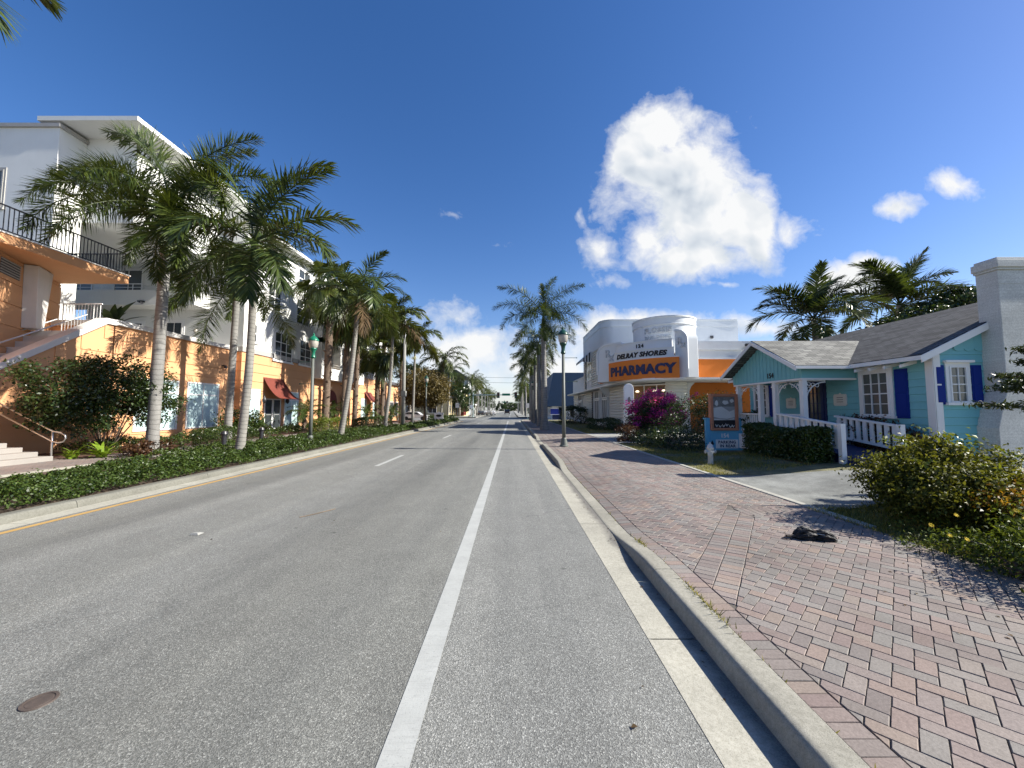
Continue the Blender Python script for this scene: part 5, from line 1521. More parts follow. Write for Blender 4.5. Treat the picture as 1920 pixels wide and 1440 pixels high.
MB(sf).prism([(-.56,.22),(-.44,.22),(-.44,.27),(-.50,.40),(-.56,.27)],'y',.013,.02).build('arrow', M['black'], SG)
# ------------------------------------------------------------------ street furniture
def lamp(label, loc, h=5.4, green='lamp_dark', arms=1, group='street lamps along the road', pole='lamp_pole'):
    t = thing('street_lamp', label, 'street lamp', loc, group)
    x,y,z = loc
    MB().lathe([(.20,0),(.20,.05),(.165,.08),(.15,.22),(.12,.30),(.125,.34),(.09,.40)],16,loc).build('base', M[pole], t, smooth='auto')
    MB().lathe([(.085,.38),(.082,1.5),(.066,h-1.15)],14,loc).build('pole', M[pole], t, smooth=True)
    MB().lathe([(.072,h-1.18),(.12,h-1.12),(.10,h-1.06),(.085,h-.95),(.10,h-.82),(.17,h-.70),(.16,h-.66)],16,loc).build('neck', M[green], t, smooth='auto')
    MB().lathe([(.15,h-.67),(.20,h-.58),(.225,h-.45),(.23,h-.33),(.225,h-.28)],18,loc).build('globe', M['lamp_glass'], t, smooth=True)
    MB().lathe([(.245,h-.30),(.25,h-.27),(.235,h-.22),(.18,h-.14),(.12,h-.08),(.06,h-.04),(.045,h),(.055,h+.04),(.02,h+.10),(.005,h+.14)],18,loc).build('cap', M[green], t, smooth='auto')
    if arms:
        for zz in (h-1.35, h-2.45):
            MB().tube([(x,y,z+zz),(x+.62*arms,y,z+zz)],.012,6).lathe([(.005,-.03),(.03,0),(.005,.03)],8,(x+.62*arms,y,z+zz)).build('banner_arm', M[green], t, fix=False)
    return t
lamp('grey and dark green lamp post on the brick pavement before the pharmacy', (2.36,17.6,.13), 5.4, 'lamp_dark', 1)
lamp('bright green capped lamp post in the ground cover before the red awning', (-9.95,19.1,.13), 5.4, 'lamp_green', -1)
lamp('lamp post before the round brown tree on the left', (-9.25,41.4,.13), 5.3, 'lamp_dark', 0)
lamp('lamp post among the royal palm trunks on the right pavement', (2.75,50,.13), 5.4, 'lamp_dark', 0)
lamp('lamp post at the far left corner of the side street', (-9.6,86.5,.13), 5.4, 'lamp_dark', 0)
PL = thing('light_pole', 'tall grey concrete pole with small white fittings, taller than the palms beside it', 'light pole', (-9.9,35,.13))
MB().tube([(-9.9,35,.1),(-9.85,35,8.3)],[.2,.13],12).build('pole', M['pole_concrete'], PL, smooth=True)
MB().lathe([(.13,8.3),(.19,8.45),(.17,8.8),(.09,9.0)],12,(-9.85,35,0)).lathe([(.08,9.6),(.15,9.75),(.15,9.95),(.05,10.1)],12,(-9.85,35,0)).tube([(-9.85,35,8.9),(-9.85,35,9.7)],.04,6).build('fitting', M['white_metal'], PL, smooth='auto')
MB().box(-10.05,-9.65,34.78,35.2,3.0,3.5).build('meter_box', M['pole_concrete'], PL)

# hydrant
hx, hy, hz = 6.08, 11.9, zt(6.08,11.9)-.01
HY = thing('fire_hydrant', 'weathered pale grey fire hydrant on the verge before the blue sign', 'fire hydrant', (hx,hy,hz))
hs_ = .78; Mh = Matrix.Translation((hx,hy,hz)) @ Matrix.Scale(hs_,4)
MB(Mh).lathe([(.13,0),(.13,.04),(.10,.05),(.095,.42),(.105,.44),(.15,.46),(.15,.50),(.12,.52)],18).build('barrel', M['hydrant'], HY, smooth='auto')
MB(Mh).lathe([(.12,.52),(.125,.58),(.14,.60),(.14,.64),(.115,.66),(.095,.74),(.05,.79),(.03,.80),(.03,.85),(.0,.85)],18).build('bonnet', M['hydrant'], HY, smooth='auto')
for a, r_, l in ((PI,.055,.17),(0,.055,.17),(-PI/2-.5,.075,.18)):
    d = Vector((math.cos(a),math.sin(a),0)); c = Vector((0,0,.49 - (.06 if r_>.06 else 0)))
    MB(Mh).tube([c+d*.08,c+d*l],r_,10).tube([c+d*l,c+d*(l+.035)],r_*1.35,8).tube([c+d*(l+.03),c+d*(l+.07)],.018,5).build('nozzle', M['hydrant'], HY, smooth='auto', fix=False)

# small things on the road and pavement
VC = thing('valve_cover', 'rusty round valve cover set in the near left lane', 'manhole cover', (-2.92,2.50,.0))
MB().lathe([(.015,.005),(.058,.005),(.06,.003),(.068,.003),(.068,.007),(.082,.007),(.084,.0)],28,(-2.92,2.50,0)).build('cover', M['iron'], VC, smooth='auto')
LT = MB(); lc = Vector((-4.55,5.68,0))
LT.add([lc+Vector(p)*.6 for p in ((-.13,-.06,.006),(.10,-.08,.006),(.15,.05,.03),(-.08,.09,.03),(-.10,-.04,.05),(.05,-.05,.055),(.08,.03,.05),(-.06,.05,.045))],[(0,1,2,3),(4,7,6,5),(0,4,5,1),(1,5,6,2),(2,6,7,3),(3,7,4,0)])
tag(LT.build('crushed_carton', M['old_concrete']), 'flattened pale grey carton lying in the left lane', 'litter')
STK = MB().tube([(-3.55,6.55,.006),(-3.38,6.75,.012),(-3.2,7.1,.008)],.009,5)
tag(STK.build('palm_twig', M['stem'], fix=False), 'thin dark twig lying on the asphalt beyond the carton', 'twig')
for (x,y,lab) in ((.69,2.30,'small curled brown leaf on the asphalt right of the white line'),(4.3,4.05,'tiny dry leaf on the pavers below the black bag')):
    z = .004 if x < 1 else .133
    tag(MB().add([(x-.02,y,z),(x,y-.014,z+.012),(x+.025,y+.004,z+.004),(x,y+.014,z+.014)],[(0,1,2,3)]).build('dry_leaf', M['frond_brown'], fix=False), lab, 'leaf')
# crumpled black bundle with its short brown handle
bx, by, bz = 3.87, 5.08, .132
BG = thing('crumpled_bag', 'crumpled black folded bundle with a short brown handle lying on the brick pavement', 'bag', (bx,by,bz))
def folds(c, L, R, rot, seed, nr=7):
    """limp fabric: a lying, pleated lobe with sharp ridges"""
    rg = random.Random(seed); mb = MB(Matrix.Translation(c) @ Matrix.Rotation(rot,4,'Z')); n, m = 14, nr*4; vs, fs = [], []
    for i in range(n+1):
        s = i/n; e = math.sin(PI*min(.985,.06+.92*s))**.55
        for k in range(m):
            a = 2*PI*k/m; ridge = .68+.42*abs(math.cos(a*nr/2+s*2.1+seed))+rg.uniform(-.05,.05)
            r_ = R*e*ridge
            vs.append((L*(s-.5)+rg.uniform(-.006,.006), r_*math.cos(a)*1.25, max(.004, r_*math.sin(a)*1.0+R*.75*e)))
    for i in range(n):
        for k in range(m): fs.append((i*m+k, i*m+(k+1)%m, (i+1)*m+(k+1)%m, (i+1)*m+k))
    return mb.add(vs, fs)
folds((bx-.05,by+.03,bz),.30,.085,-.12,1).build('body', M['bag_black'], BG, fix=False)
folds((bx+.13,by-.03,bz),.27,.070,-.42,4).build('flap', M['bag_black'], BG, fix=False)
folds((bx+.10,by+.06,bz),.22,.05,-.2,6,5).build('flap', M['bag_black'], BG, fix=False)
for pts_ in ([(bx+.02,by-.05,bz+.085),(bx+.12,by-.09,bz+.075),(bx+.26,by-.13,bz+.012)],[(bx-.16,by-.02,bz+.06),(bx-.04,by-.05,bz+.085),(bx+.06,by-.05,bz+.06)]):
    MB().tube(pts_,.0045,5).build('rib', M['steel'], BG, smooth=True, fix=False)
MB().tube([(bx-.19,by+.03,bz+.035),(bx-.30,by+.045,bz+.028)],.02,8).build('handle', M['iron'], BG, smooth='auto', fix=False)
MB().tube([(bx-.30,by+.045,bz+.03),(bx-.36,by+.03,bz+.008),(bx-.33,by-.01,bz+.006),(bx-.27,by,bz+.01)],.006,5).build('strap', M['bag_black'], BG, fix=False)

# traffic signals over the crossing
def signal(label, x, y, side, reach, h=5.5):
    t = thing('traffic_signal', label, 'traffic signal', (x,y,.1))
    MB().lathe([(.24,0),(.24,.06),(.17,.1),(.14,.6),(.115,h+.5)],12,(x,y,.1)).build('pole', M['galv'], t, smooth='auto')
    MB().tube([(x,y,h),(x+side*reach,y,h+.12)],[.14,.08],8).build('mast_arm', M['galv'], t, smooth=True, fix=False)
    for f in (.55,.93):
        sx_ = x+side*reach*f
        hd = MB().box(sx_-.2,sx_+.2,y-.35,y-.12,h-.55,h+.55).box(sx_-.3,sx_+.3,y-.13,y-.10,h-.65,h+.65).build('signal_head', M['signal_black'], t)
        for k in range(3):
            MB().lathe([(.11,0),(.13,.02)],10,(0,0,0)).build('lens', M['poster_mid'], hd) if False else MB(frame((sx_,y-.36,h+.33-.33*k),(1,0,0),(0,-1,0))).prism([(.11*math.cos(D(a)),.11*math.sin(D(a))) for a in range(0,360,30)],'y',0,.02).build('lens', M[('red_door','awning_red','street_green')[k]], hd)
    MB().box(x+side*reach*.72-.9,x+side*reach*.72+.9,y-.12,y-.09,h-.12,h+.38).build('street_sign', M['street_green'], t)
    return t
signal('traffic signal mast reaching over the road from the far left corner', -8.9, 88, 1, 10.5, 5.1)
signal('distant second traffic signal mast farther down the street', 3.4, 190, -1, 10.5, 5.4)
SNb = thing('street_sign', 'green street name sign on a post among the right hand palm trunks', 'sign', (3.3,62.5,.13))
MB().tube([(3.3,62.5,.1),(3.3,62.5,6.2)],.05,8).build('post', M['galv'], SNb, fix=False)
MB().box(2.75,3.95,62.35,62.40,4.9,5.9).build('plate', M['street_green'], SNb); MB().box(2.95,3.75,62.35,62.40,3.3,4.0).build('lower_plate', M['sign_navy'], SNb)
# white sign board with a dark emblem, left verge
WS = thing('shop_sign', 'small white eight sided board with a dark emblem before the brown tree', 'sign', (-8.95,49.5,.13))
wf = frame((-9.4,49.5,.1),(1,0,0),(0,-1,0))
MB(wf).box(-.45,-.38,-.06,0,0,.7).box(.38,.45,-.06,0,0,.7).build('leg', M['white_metal'], WS)
MB(wf).prism([(-.62,.55),(-.25,.55),(0,.42),(.25,.55),(.62,.55),(.56,.9),(.62,1.3),(.25,1.3),(0,1.45),(-.25,1.3),(-.62,1.3),(-.56,.9)],'y',-.05,.02).build('board', M['white_frame'], WS)
MB(wf).prism([(-.42,.92),(-.2,.78),(.2,.78),(.42,.92),(.2,1.08),(-.2,1.08)],'y',.021,.03).build('emblem', M['black'], WS)
for y, z, lab in ((96,10.2,'upper overhead wire crossing the far street'),(97,9.0,'lower overhead wire crossing the far street')):
    tag(MB().tube([(-34,y,z+.4),(-17,y,z-.2),(0,y,z-.45),(17,y,z-.2),(34,y,z+.4)],.03,5).build('overhead_wire', M['black_metal'], fix=False), lab, 'wire')
for x, y, lab in ((-9.2,87.2,'white crossing sign on a grey post at the far left corner'),(-8.8,62.0,'small white sign on a post at the near side of the side street'),(2.6,63.5,'small white sign on a post by the right hand kerb')):
    t = thing('street_sign', lab, 'sign', (x,y,.12))
    MB().tube([(x,y,.1),(x,y,2.9)],.035,6).build('post', M['galv'], t, fix=False)
    MB().box(x-.3,x+.3,y-.06,y-.035,2.1,2.85).build('plate', M['white_frame'], t)
# parked cars and traffic far down the street
def car(label, loc, rz, m, van=False, group='cars parked along the far kerb'):
    t = thing('parked_car' if not van else 'pickup_truck', label, 'car', loc, group)
    Mx = Matrix.Translation(loc) @ Matrix.Rotation(rz,4,'Z')
    pr = [(-2.2,.35),(2.2,.35),(2.25,.7),(2.15,.85),(1.1,.98),(.5,1.42),(-1.1,1.46),(-1.9,1.0),(-2.2,.95)] if not van else [(-2.6,.45),(2.6,.45),(2.65,.95),(2.5,1.15),(1.2,1.2),(.7,1.85),(-.7,1.88),(-.9,1.2),(-2.6,1.2)]
    hw = .86 if not van else .97
    MB(Mx).prism(pr,'y',-hw,hw).build('body', m, t, bevel=.06)
    top = [(.95,1.0),(.45,1.36),(-1.05,1.40),(-1.7,1.02)] if not van else [(1.05,1.22),(.66,1.78),(-.64,1.8),(-.78,1.22)]
    MB(Mx).prism(top,'y',-hw-.005,hw+.005).build('side_window', M['glass'], t)
    (x0,z0),(x1,z1) = pr[7 if not van else 7],pr[6 if not van else 6]
    MB(Mx).add([(x0-.02,-hw*.8,z0+.06),(x0-.02,hw*.8,z0+.06),(x1-.03,hw*.75,z1-.08),(x1-.03,-hw*.75,z1-.08)],[(0,1,2,3)]).build('rear_window', M['glass'], t)
    for x in (-1.35,1.4):
        for y in (-1,1):
            w = MB(Mx @ Matrix.Translation((x,y*(hw-.1),.34)) @ Matrix.Rotation(PI/2,4,'X')).lathe([(.33,-.11),(.34,0),(.33,.11)],16).build('wheel', M['rubber'], t, smooth='auto')
    for y in (-.6,.6): MB(Mx).box(pr[0][0]-.04,pr[0][0]+.06,y-.15,y+.15,.68,.86).build('tail_light', M['red_door'], t)
    return t
def carpaint(name, c):
    m, nt, b = newmat(name); b.inputs['Base Color'].default_value=(*c,1); b.inputs['Roughness'].default_value=.25; b.inputs['Coat Weight'].default_value=.6; return m
cg, cw, cs_, cd = carpaint('car_grey',(.06,.065,.07)), carpaint('car_white',(.6,.6,.6)), carpaint('car_silver',(.36,.35,.31)), carpaint('car_dark',(.012,.013,.016))
car('dark grey parked car, first of the row at the far left kerb', (-8.9,112,0), PI/2, cg)
car('white parked car behind the dark grey one at the far left kerb', (-8.7,121,0), PI/2, cw)
car('silver beige car standing out from the far left parking row', (-6.9,118,0), PI/2, cs_)
car('small white car beyond the silver beige one', (-6.4,128,0), PI/2, cw)
car('dark pickup truck driving away in the distance', (-1.9,150,0), PI/2, cd, True, 'traffic on the road')
car('white parked van shape with dark rear beside the tan building', (-16.5,66,0), 0, cw, False, 'cars parked in the side street')

# ------------------------------------------------------------------ royal palms and other palms
FR1 = [(170,'steep',1.3),(181,'arch',1.12),(190,'arc',1.02),(205,'flat',1.0),(228,'flat',.9),(250,'low',.95),(285,'hang',1.0),(310,'low',1.05),(335,'flat',1.05),(20,'steep',.95),(8,'vee',1.0),(352,'arc',1.05),(325,'low',1.1),(60,'mid',1.0),(95,'flat',1.0),(125,'mid',1.0),(150,'flat',1.0),(340,'hang',1.0),(215,'low',.9),(270,'flat',.8)]
p1 = palm('royal_palm', 'tallest royal palm with a thick grey trunk and drooping fronds before the orange parapet', (-14.3,15.4,.12), (.08,0,8.65), .20,.175,'royal', FR1, 5, 'royal_trunk', (1.4,.16), 'tall palms along the left side', bulge=.08)
FR2 = [(60,'top',1.05),(176,'steep',1.3),(8,'steep',1.2),(352,'vee',1.15),(356,'arc',1.15),(345,'flat',1.12),(318,'low',1.05),(195,'arc',1.15),(212,'flat',1.0),(185,'low',1.0),(110,'mid',1.0),(265,'flat',.95),(60,'arc',1.0),(300,'hang',1.0),(140,'flat',1.0)]
p2 = palm('royal_palm', 'slim leaning palm with cream flower cluster, rising from the ground cover by the kerb', (-10.05,14.3,.12), (.22,0,6.9), .155,.115,'slim', FR2, 8, 'slim_trunk', (1.15,.14), 'tall palms along the left side', bend=(.12,0))
flower(p2, (.22,-.12,6.35), 3, .45)
p3 = palm('royal_palm', 'slim leaning palm beyond the green lamp post, its crown highest of the row', (-9.95,22.4,.12), (.8,0,7.2), .16,.12,'slim', default_set(15,21), 21, 'slim_trunk', (1.2,.14), 'tall palms along the left side', bend=(.1,0), extra=[(200,'hang',1,'dry','dry brown hanging frond'),(330,'hang',.9,'dry','dry brown hanging frond')])
p4 = palm('royal_palm', 'slim palm with pale flower cluster left of the tall light pole', (-10.0,30.3,.12), (.5,0,7.6), .15,.11,'olive', default_set(14,31), 31, 'slim_trunk', (1.1,.13), 'tall palms along the left side', bend=(.12,0), extra=[(340,'low',1.1,'dry','dry brown frond')])
flower(p4, (.35,-.2,6.4), 13, .55)
p5 = palm('royal_palm', 'slim palm right of the tall light pole before the brown tree', (-9.95,38.6,.12), (.15,0,7.7), .14,.10,'olive', default_set(13,41), 41, 'slim_trunk', (1.0,.12), 'tall palms along the left side')
flower(p5, (.1,-.2,6.9), 23, .4)
p6 = palm('royal_palm', 'palm with few bent fronds standing alone against the pale cloud', (-9.9,53.7,.12), (.35,0,7.9), .14,.10,'olive', [(0,'hi',1.1),(20,'flat',1.2),(180,'flat',1.2),(165,'hi',1.1),(350,'mid',1.1),(260,'hang',.9),(100,'mid',1),(300,'low',.9),(200,'mid',1.1)], 51, 'slim_trunk', (1.0,.12), 'tall palms along the left side', extra=[(250,'hang',.8,'dry','dry brown frond')])
flower(p6, (.3,-.2,6.6), 33, .45)
p7 = palm('royal_palm', 'last slim palm of the left row, just before the side street', (-10.1,60.5,.12), (.3,0,6.5), .14,.10,'slim', default_set(12,61), 61, 'slim_trunk', (1.0,.12), 'tall palms along the left side')
p0 = palm('royal_palm', 'palm just outside the left frame, one frond tip in the top left corner', (-13.6,7.0,.12), (0,0,9.8), .16,.12,'slim', [(10,'flat',.95),(340,'low',.8),(120,'mid',1),(180,'mid',1),(240,'mid',1),(60,'hi',1),(300,'up',1)], 71, 'slim_trunk', (1.1,.13), 'tall palms along the left side')
# the second thick trunk behind the slim one, and the fan palms along the wall
palm('royal_palm', 'straight royal palm behind the slim leaning one, against the orange return wall', (-15.3,20.8,.12), (.15,0,7.6), .19,.16,'royal', default_set(17,81), 81, 'royal_trunk', (1.2,.18), 'tall palms along the left side')
fan_specs = [(-14.2,29.3,.12,(.2,0,10.9),.27,.24,26,'fan palm with a rough boot covered trunk, tallest against the white bay',40,1.3),
             (-13.9,31.6,.12,(.3,0,9.6),.21,.18,24,'fan palm with a smoother brown trunk beside the rough one',14,.9),
             (-13.6,38.8,.12,(0,0,7.4),.26,.22,20,'shorter fan palm with a thick dark rough trunk',40,.6),
             (-14.0,41.5,.12,(.1,0,12.0),.24,.2,24,'fan palm with hanging brown thatch behind the slim palms',30,2.0),
             (-13.4,46.5,.12,(0,0,10.8),.24,.2,20,'rough trunked fan palm behind the tall light pole',36,1.2),
             (-14.3,35.0,.12,(.2,0,10.6),.22,.18,20,'fan palm with long tan thatch before the balcony bay',30,2.4)]
for i, (x,y,z,T,a,b_,nf,lab,boots,tch) in enumerate(fan_specs):
    st = []
    rr = random.Random(500+i)
    for k in range(int(nf*1.6)): st.append(((k*137.5+rr.uniform(-15,15))%360, ['up','hi','mid','flat','mid','low','flat','low','hang','hi'][k%10], rr.uniform(.85,1.15)*1.4))
    palm('fan_palm', lab, (x,y,z), T, a, b_, 'fan', st, 500+i, 'boots', None, 'fan palms along the building', boots=boots, thatch=tch, extra=[(330,'low',1.2,'fan_yellow','yellowing fan leaf'),(280,'hang',1.2,'fan_yellow','yellowing fan leaf')] if i in (1,4,5) else ())
# right hand royal palms
RF = [(95,'top',.85),(12,'vee',1.1),(168,'vee',1.1),(30,'top',1.0),(185,'arc',1.0),(355,'arc',.98),(190,'flat',.95),(350,'flat',.95),(210,'low',.85),(335,'low',.85),(300,'hang',.7),(250,'hang',.7),(270,'flat',.8),(60,'arc',.9),(120,'arc',.9)]
palm('royal_palm', 'nearest royal palm of the right row, thick grey trunk flaring at its foot', (2.72,32.3,.12), (-.05,0,8.3), .26,.19,'royal', [(a,k,s*.93) for a,k,s in RF], 91, 'royal_trunk', (1.4,.17), 'royal palms in a row on the right pavement', bulge=.08, flare=.55)
palm('royal_palm', 'second royal palm of the right row, close behind the nearest', (2.85,39.5,.12), (-.1,0,7.3), .24,.18,'royal', [(a,k,s*.8) for a,k,s in default_set(15,92)], 92, 'royal_trunk', (1.3,.16), 'royal palms in a row on the right pavement', bulge=.08, flare=.5)
for i,(y,h) in enumerate(((47.5,8.2),(55,7.6),(61,8.0))):
    palm('royal_palm', ('third royal palm of the right row, its trunk beside a dark lamp post','fourth royal palm of the right row, half hidden by nearer trunks','royal palm at the right corner of the side street')[i], (2.85+.05*i,y,.12), (0,0,h-1), .24,.18,'far', default_set(14,100+i), 100+i, 'royal_trunk', (1.3,.2), 'royal palms in a row on the right pavement')
def far_row(x, ys, h, seed, side, sp='far'):
    for i, y in enumerate(ys):
        rr = random.Random(seed+i)
        palm('royal_palm', f'distant royal palm in the {side} row beyond the traffic signal', (x+rr.uniform(-.3,.3),y,.1), (rr.uniform(-.2,.2),0,h*rr.uniform(.86,1.08)), .22,.16, sp, default_set(12,seed+i), seed+i, 'royal_trunk', (1.2,.2), f'distant royal palms, {side} row')
far_row(3.6, [93,102,111,121,133,147,165,186,210,240], 7.2, 700, 'right')
far_row(-10.4, [97,105,113,122,133,146,162,182,206,236], 8.6, 800, 'left')
# coconut palms behind the cottage
palm('coconut_palm', 'coconut palm with stiff upright fronds behind the porch roof, left one', (16.6,20.5,.3), (-.3,0,6.35), .17,.13,'coco', [(a,k,s*1.0) for a,k,s in default_set(13,911)]+[(20,'steep',1),(150,'vee',1.05),(250,'top',.95),(330,'vee',1.0),(180,'arc',1.0),(0,'arc',1.0)], 911, 'coco_trunk', None, 'coconut palms behind the cottage')
palm('coconut_palm', 'larger coconut palm behind the ridge with one curled frond on its right', (21.1,20.8,.3), (.2,0,7.2), .18,.14,'coco', [(a,k,s*1.05) for a,k,s in default_set(14,912)]+[(160,'steep',1.05),(200,'vee',1.1),(300,'top',.95),(350,'vee',1.05),(182,'arc',1.05)]+[(5,'up',1.3)], 912, 'coco_trunk', None, 'coconut palms behind the cottage')
# pygmy date palms by the wall
for i,(x,y,lab) in enumerate(((-14.9,27.6,'small date palm beside the red awning door'),(-14.6,30.9,'bushy small date palm between the rough trunks'),(-14.2,37.6,'small date palm under the balcony bay'),(-13.8,44.0,'small date palm before the far orange shop'))):
    palm('date_palm', lab, (x,y,.12), (.1,0,1.35), .09,.08,'pygmy', [(a,k,s*1.25) for a,k,s in default_set(24,950+i)], 950+i, 'boots', None, 'small date palms along the wall', boots=10)

# ------------------------------------------------------------------ trees
tree('orchid_tree', 'round olive brown tree with forked dark trunk before the tan building', (-9.9-2.0,52.5,.1), 7.2, [(-11.9,52.5,4.8,3.1,3.1,2.7),(-13.4,52.9,4.2,2.2,2.2,1.9),(-10.6,52.3,4.2,2.0,2.2,1.9)], 15000, .24,'brown_tree', 61, spread=.16, trunk_r=.2, bark='stem')
tree('shade_tree', 'dense dark tree at the corner before the traffic signal', (-12.8,93,0), 8, [(-12.8,93,5.2,3.2,3.2,3.4),(-15.6,95,5,3.4,3.2,3.8),(-11.4,98,4.6,2.4,3,3.0)], 9000, .36,'dark_shrub', 62, trunk_r=.3)
tree('shade_tree', 'tall grey green tree behind the round brown tree', (-17.5,66,0), 10, [(-16.8,66,7.2,2.2,2.2,2.4),(-18.4,67,8.4,1.9,2,1.8)], 4500, .30,'dark_shrub', 63, trunk_r=.25)
tree('shade_tree', 'far dark tree past the cream cafe', (-17,112,0), 9, [(-17,112,6,4.5,4.5,4)], 5000, .45,'dark_shrub', 64, trunk_r=.3)
tree('shade_tree', 'broad spreading tree behind the cottage roof beside the chimney', (22.3,18.5,.3), 6, [(20.4,18.6,6.3,1.5,1.4,.55),(21.9,18.4,7.1,1.3,1.3,.5),(23.4,18.6,7.3,1.5,1.4,.5),(19.0,18.8,5.7,1.5,1.4,.7)], 8500, .15,'dark_shrub', 65, trunk_r=.18, spread=.13)
for i,(x,y,s) in enumerate(((9,105,1),(8.5,125,1.1),(9,150,1.2),(-15,140,1.2),(-14,170,1.2),(8,185,1.3),(-13,215,1.4),(7,250,1.5))):
    tree('shade_tree', f'distant dark green street tree, {"right" if x>0 else "left"} side beyond the signal', (x,y,0), 7*s, [(x,y,4.6*s,3*s,3*s,2.8*s)], 1800, .55,'dark_shrub', 620+i, 'distant street trees, '+('right' if x>0 else 'left')+' side', trunk_r=.3)
for i,(x,y,rx_) in enumerate(((-6,430,9),(5,445,9),(-14,420,8),(13,425,8),(0,470,10))):
    tree('shade_tree', 'far off tree closing the end of the street', (x,y,0), 9, [(x,y,5,rx_,4,5)], 900, 1.4,'dark_shrub', 660+i, 'far off trees at the end of the street', trunk_r=.4)

# ------------------------------------------------------------------ shrubs and hedges, left
bush('shrub_tree', 'large dark spreading shrub before the stair parapet, left edge', 'shrub', (-15.6,14.9,.12),
     [(-15.6,13.4,2.5,1.1,1.3,1.25),(-15.5,15.0,2.75,1.2,1.5,1.15),(-15.5,16.5,2.35,1.0,1.2,1.15),(-15.8,14.0,1.7,1.0,1.6,.8)], 21000, .115,.5,'dark_shrub', 71, clump=300, spread=.15, shell=.35, nst=12, outw=.3)
bush('shrub', 'low bronze leaved shrub under the large dark one', 'shrub', (-13.4,14.4,.12), [(-13.4,14.4,.35,.6,.9,.3)], 1400,.10,.55,'bronze_leaf', 72)
def strap(name, label, loc, n, L, m, seed, w=.07, e0=(35,80), droop=70, cat='plant'):
    t = thing(name, label, cat, loc); rr = random.Random(seed); mb = MB()
    for i in range(n):
        az = rr.uniform(0,2*PI); e = D(rr.uniform(*e0)); l = L*rr.uniform(.6,1.15); p = Vector(loc)+Vector((rr.uniform(-.1,.1),rr.uniform(-.1,.1),0)); k = 5; rows = []
        for j in range(k+1):
            s = j/k; ww = w*math.sin(PI*min(.97,.18+.8*s))*l; sd = Vector((-math.sin(az),math.cos(az),0))
            rows.append((p-sd*ww, p+sd*ww)); ee = e-D(droop)*s
            p = p+Vector((math.cos(az)*math.cos(ee),math.sin(az)*math.cos(ee),math.sin(ee)))*l/k
        for j in range(k): mb.add([rows[j][0],rows[j][1],rows[j+1][1],rows[j+1][0]],[(0,1,2,3)])
    mb.build('leaf', M[m], t, fix=False); return t
strap('lime_plant', 'lime green strappy plant at the foot of the handrail', (-14.35,13.6,.12), 42, .75,'lime', 73)
strap('lime_plant', 'smaller lime green plant just beside the handrail post', (-15.0,13.25,.12), 26, .6,'lime', 74)
for i,(x,y,z,l) in enumerate(((-16.0,22.2,.12,1.3),(-15.9,24.2,.12,1.5),(-16.3,23.2,.12,1.1))):
    strap('bird_of_paradise', ('broad leaved plant below the first shop window','tall broad leaved plant against the orange return wall','darker broad leaved plant between the other two')[i], (x,y,z), 22, l,'hedge', 80+i, .13,(50,85),40)
strap('bird_of_paradise', 'dark spiky plant on the terrace behind the stair gate', (-19.4,18.4,5.7), 14, 1.5,'dark_shrub', 84,.12,(50,88),55)
bush('shrub', 'bushy green shrub under the first shop window', 'shrub', (-15.9,22.6,.12), [(-15.9,22.6,1.0,.8,1.5,.85)], 3000,.12,.55,'hedge', 85)
hedge('clipped_hedge', 'clipped yellow green hedge right of the red awning door', (-14.2,-12.9,26.8,30.8,.1,1.05), 7000,.07,'hedge_yellow', 86)
hedge('clipped_hedge', 'clipped dark hedge farther along, under the balcony bay', (-13.9,-12.9,33.5,42,.1,1.0), 6000,.1,'hedge', 87)
hedge('clipped_hedge', 'rounded low hedge behind the brick walk, left of the slim palm', (-14.3,-13.0,17.2,20.4,.1,.85), 5500,.065,'hedge', 88)
for i,(x,y) in enumerate(((-12.3,19.0),(-11.6,15.6))):
    b = thing('bollard_light', ('dark bollard light in the ground cover behind the green lamp post','dark bollard light behind the slim leaning palm')[i], 'bollard', (x,y,.12), 'bollard lights in the ground cover')
    MB().lathe([(.09,0),(.09,.62),(.11,.63),(.11,.66)],12,(x,y,.12)).build('post', M['black_metal'], b, smooth='auto'); MB().lathe([(.12,.66),(.14,.70),(.10,.80),(.02,.83)],12,(x,y,.12)).build('cap', M['black_metal'], b, smooth='auto')
hedge('clipped_hedge', 'low dark hedge at the far end of the ground cover by the side street', (-11.0,-8.6,50,59.3,.1,.85), 5000,.14,'hedge', 89)

# ------------------------------------------------------------------ shrubs and hedges, right
hedge('clipped_hedge', 'tall dark hedge before the ramp of the turquoise cottage', (7.72,8.42,10.15,12.95,zt(8,11),1.17), 26000,.062,'hedge', 101)
bush('hedge_shrub', 'dark leafy bed between the ramp and the cottage window', 'shrub', (10.3,10.8,.4), [(10.35,10.6,1.05,.32,.95,.5),(10.3,11.4,1.15,.3,.7,.5)], 3500,.075,.5,'bronze_leaf', 102)
bush('hedge_shrub', 'dark leafy bush left of the blue sign, below the orange wall', 'shrub', (8.6,18.2,.2), [(8.6,18.2,1.3,1.2,1.3,1.15),(9.9,18.6,1.4,1.0,1.0,1.2),(7.6,18.0,.8,.9,1.1,.7)], 7500,.085,.55,'hedge', 103)
bush('hedge_shrub', 'low rambling dark bush between hydrant and bougainvillea', 'shrub', (7.0,16.3,.15), [(7.0,16.4,.5,1.0,1.5,.5),(6.5,18.2,.45,.7,1.2,.45)], 5000,.075,.55,'dark_shrub', 104)
bush('hedge_shrub', 'dark ragged bush under the bougainvillea by the driveway', 'shrub', (6.2,21.0,.12), [(6.1,20.4,.5,.7,.9,.5),(7.0,21.3,.6,1.0,.8,.55)], 4200,.085,.55,'bronze_leaf', 105)
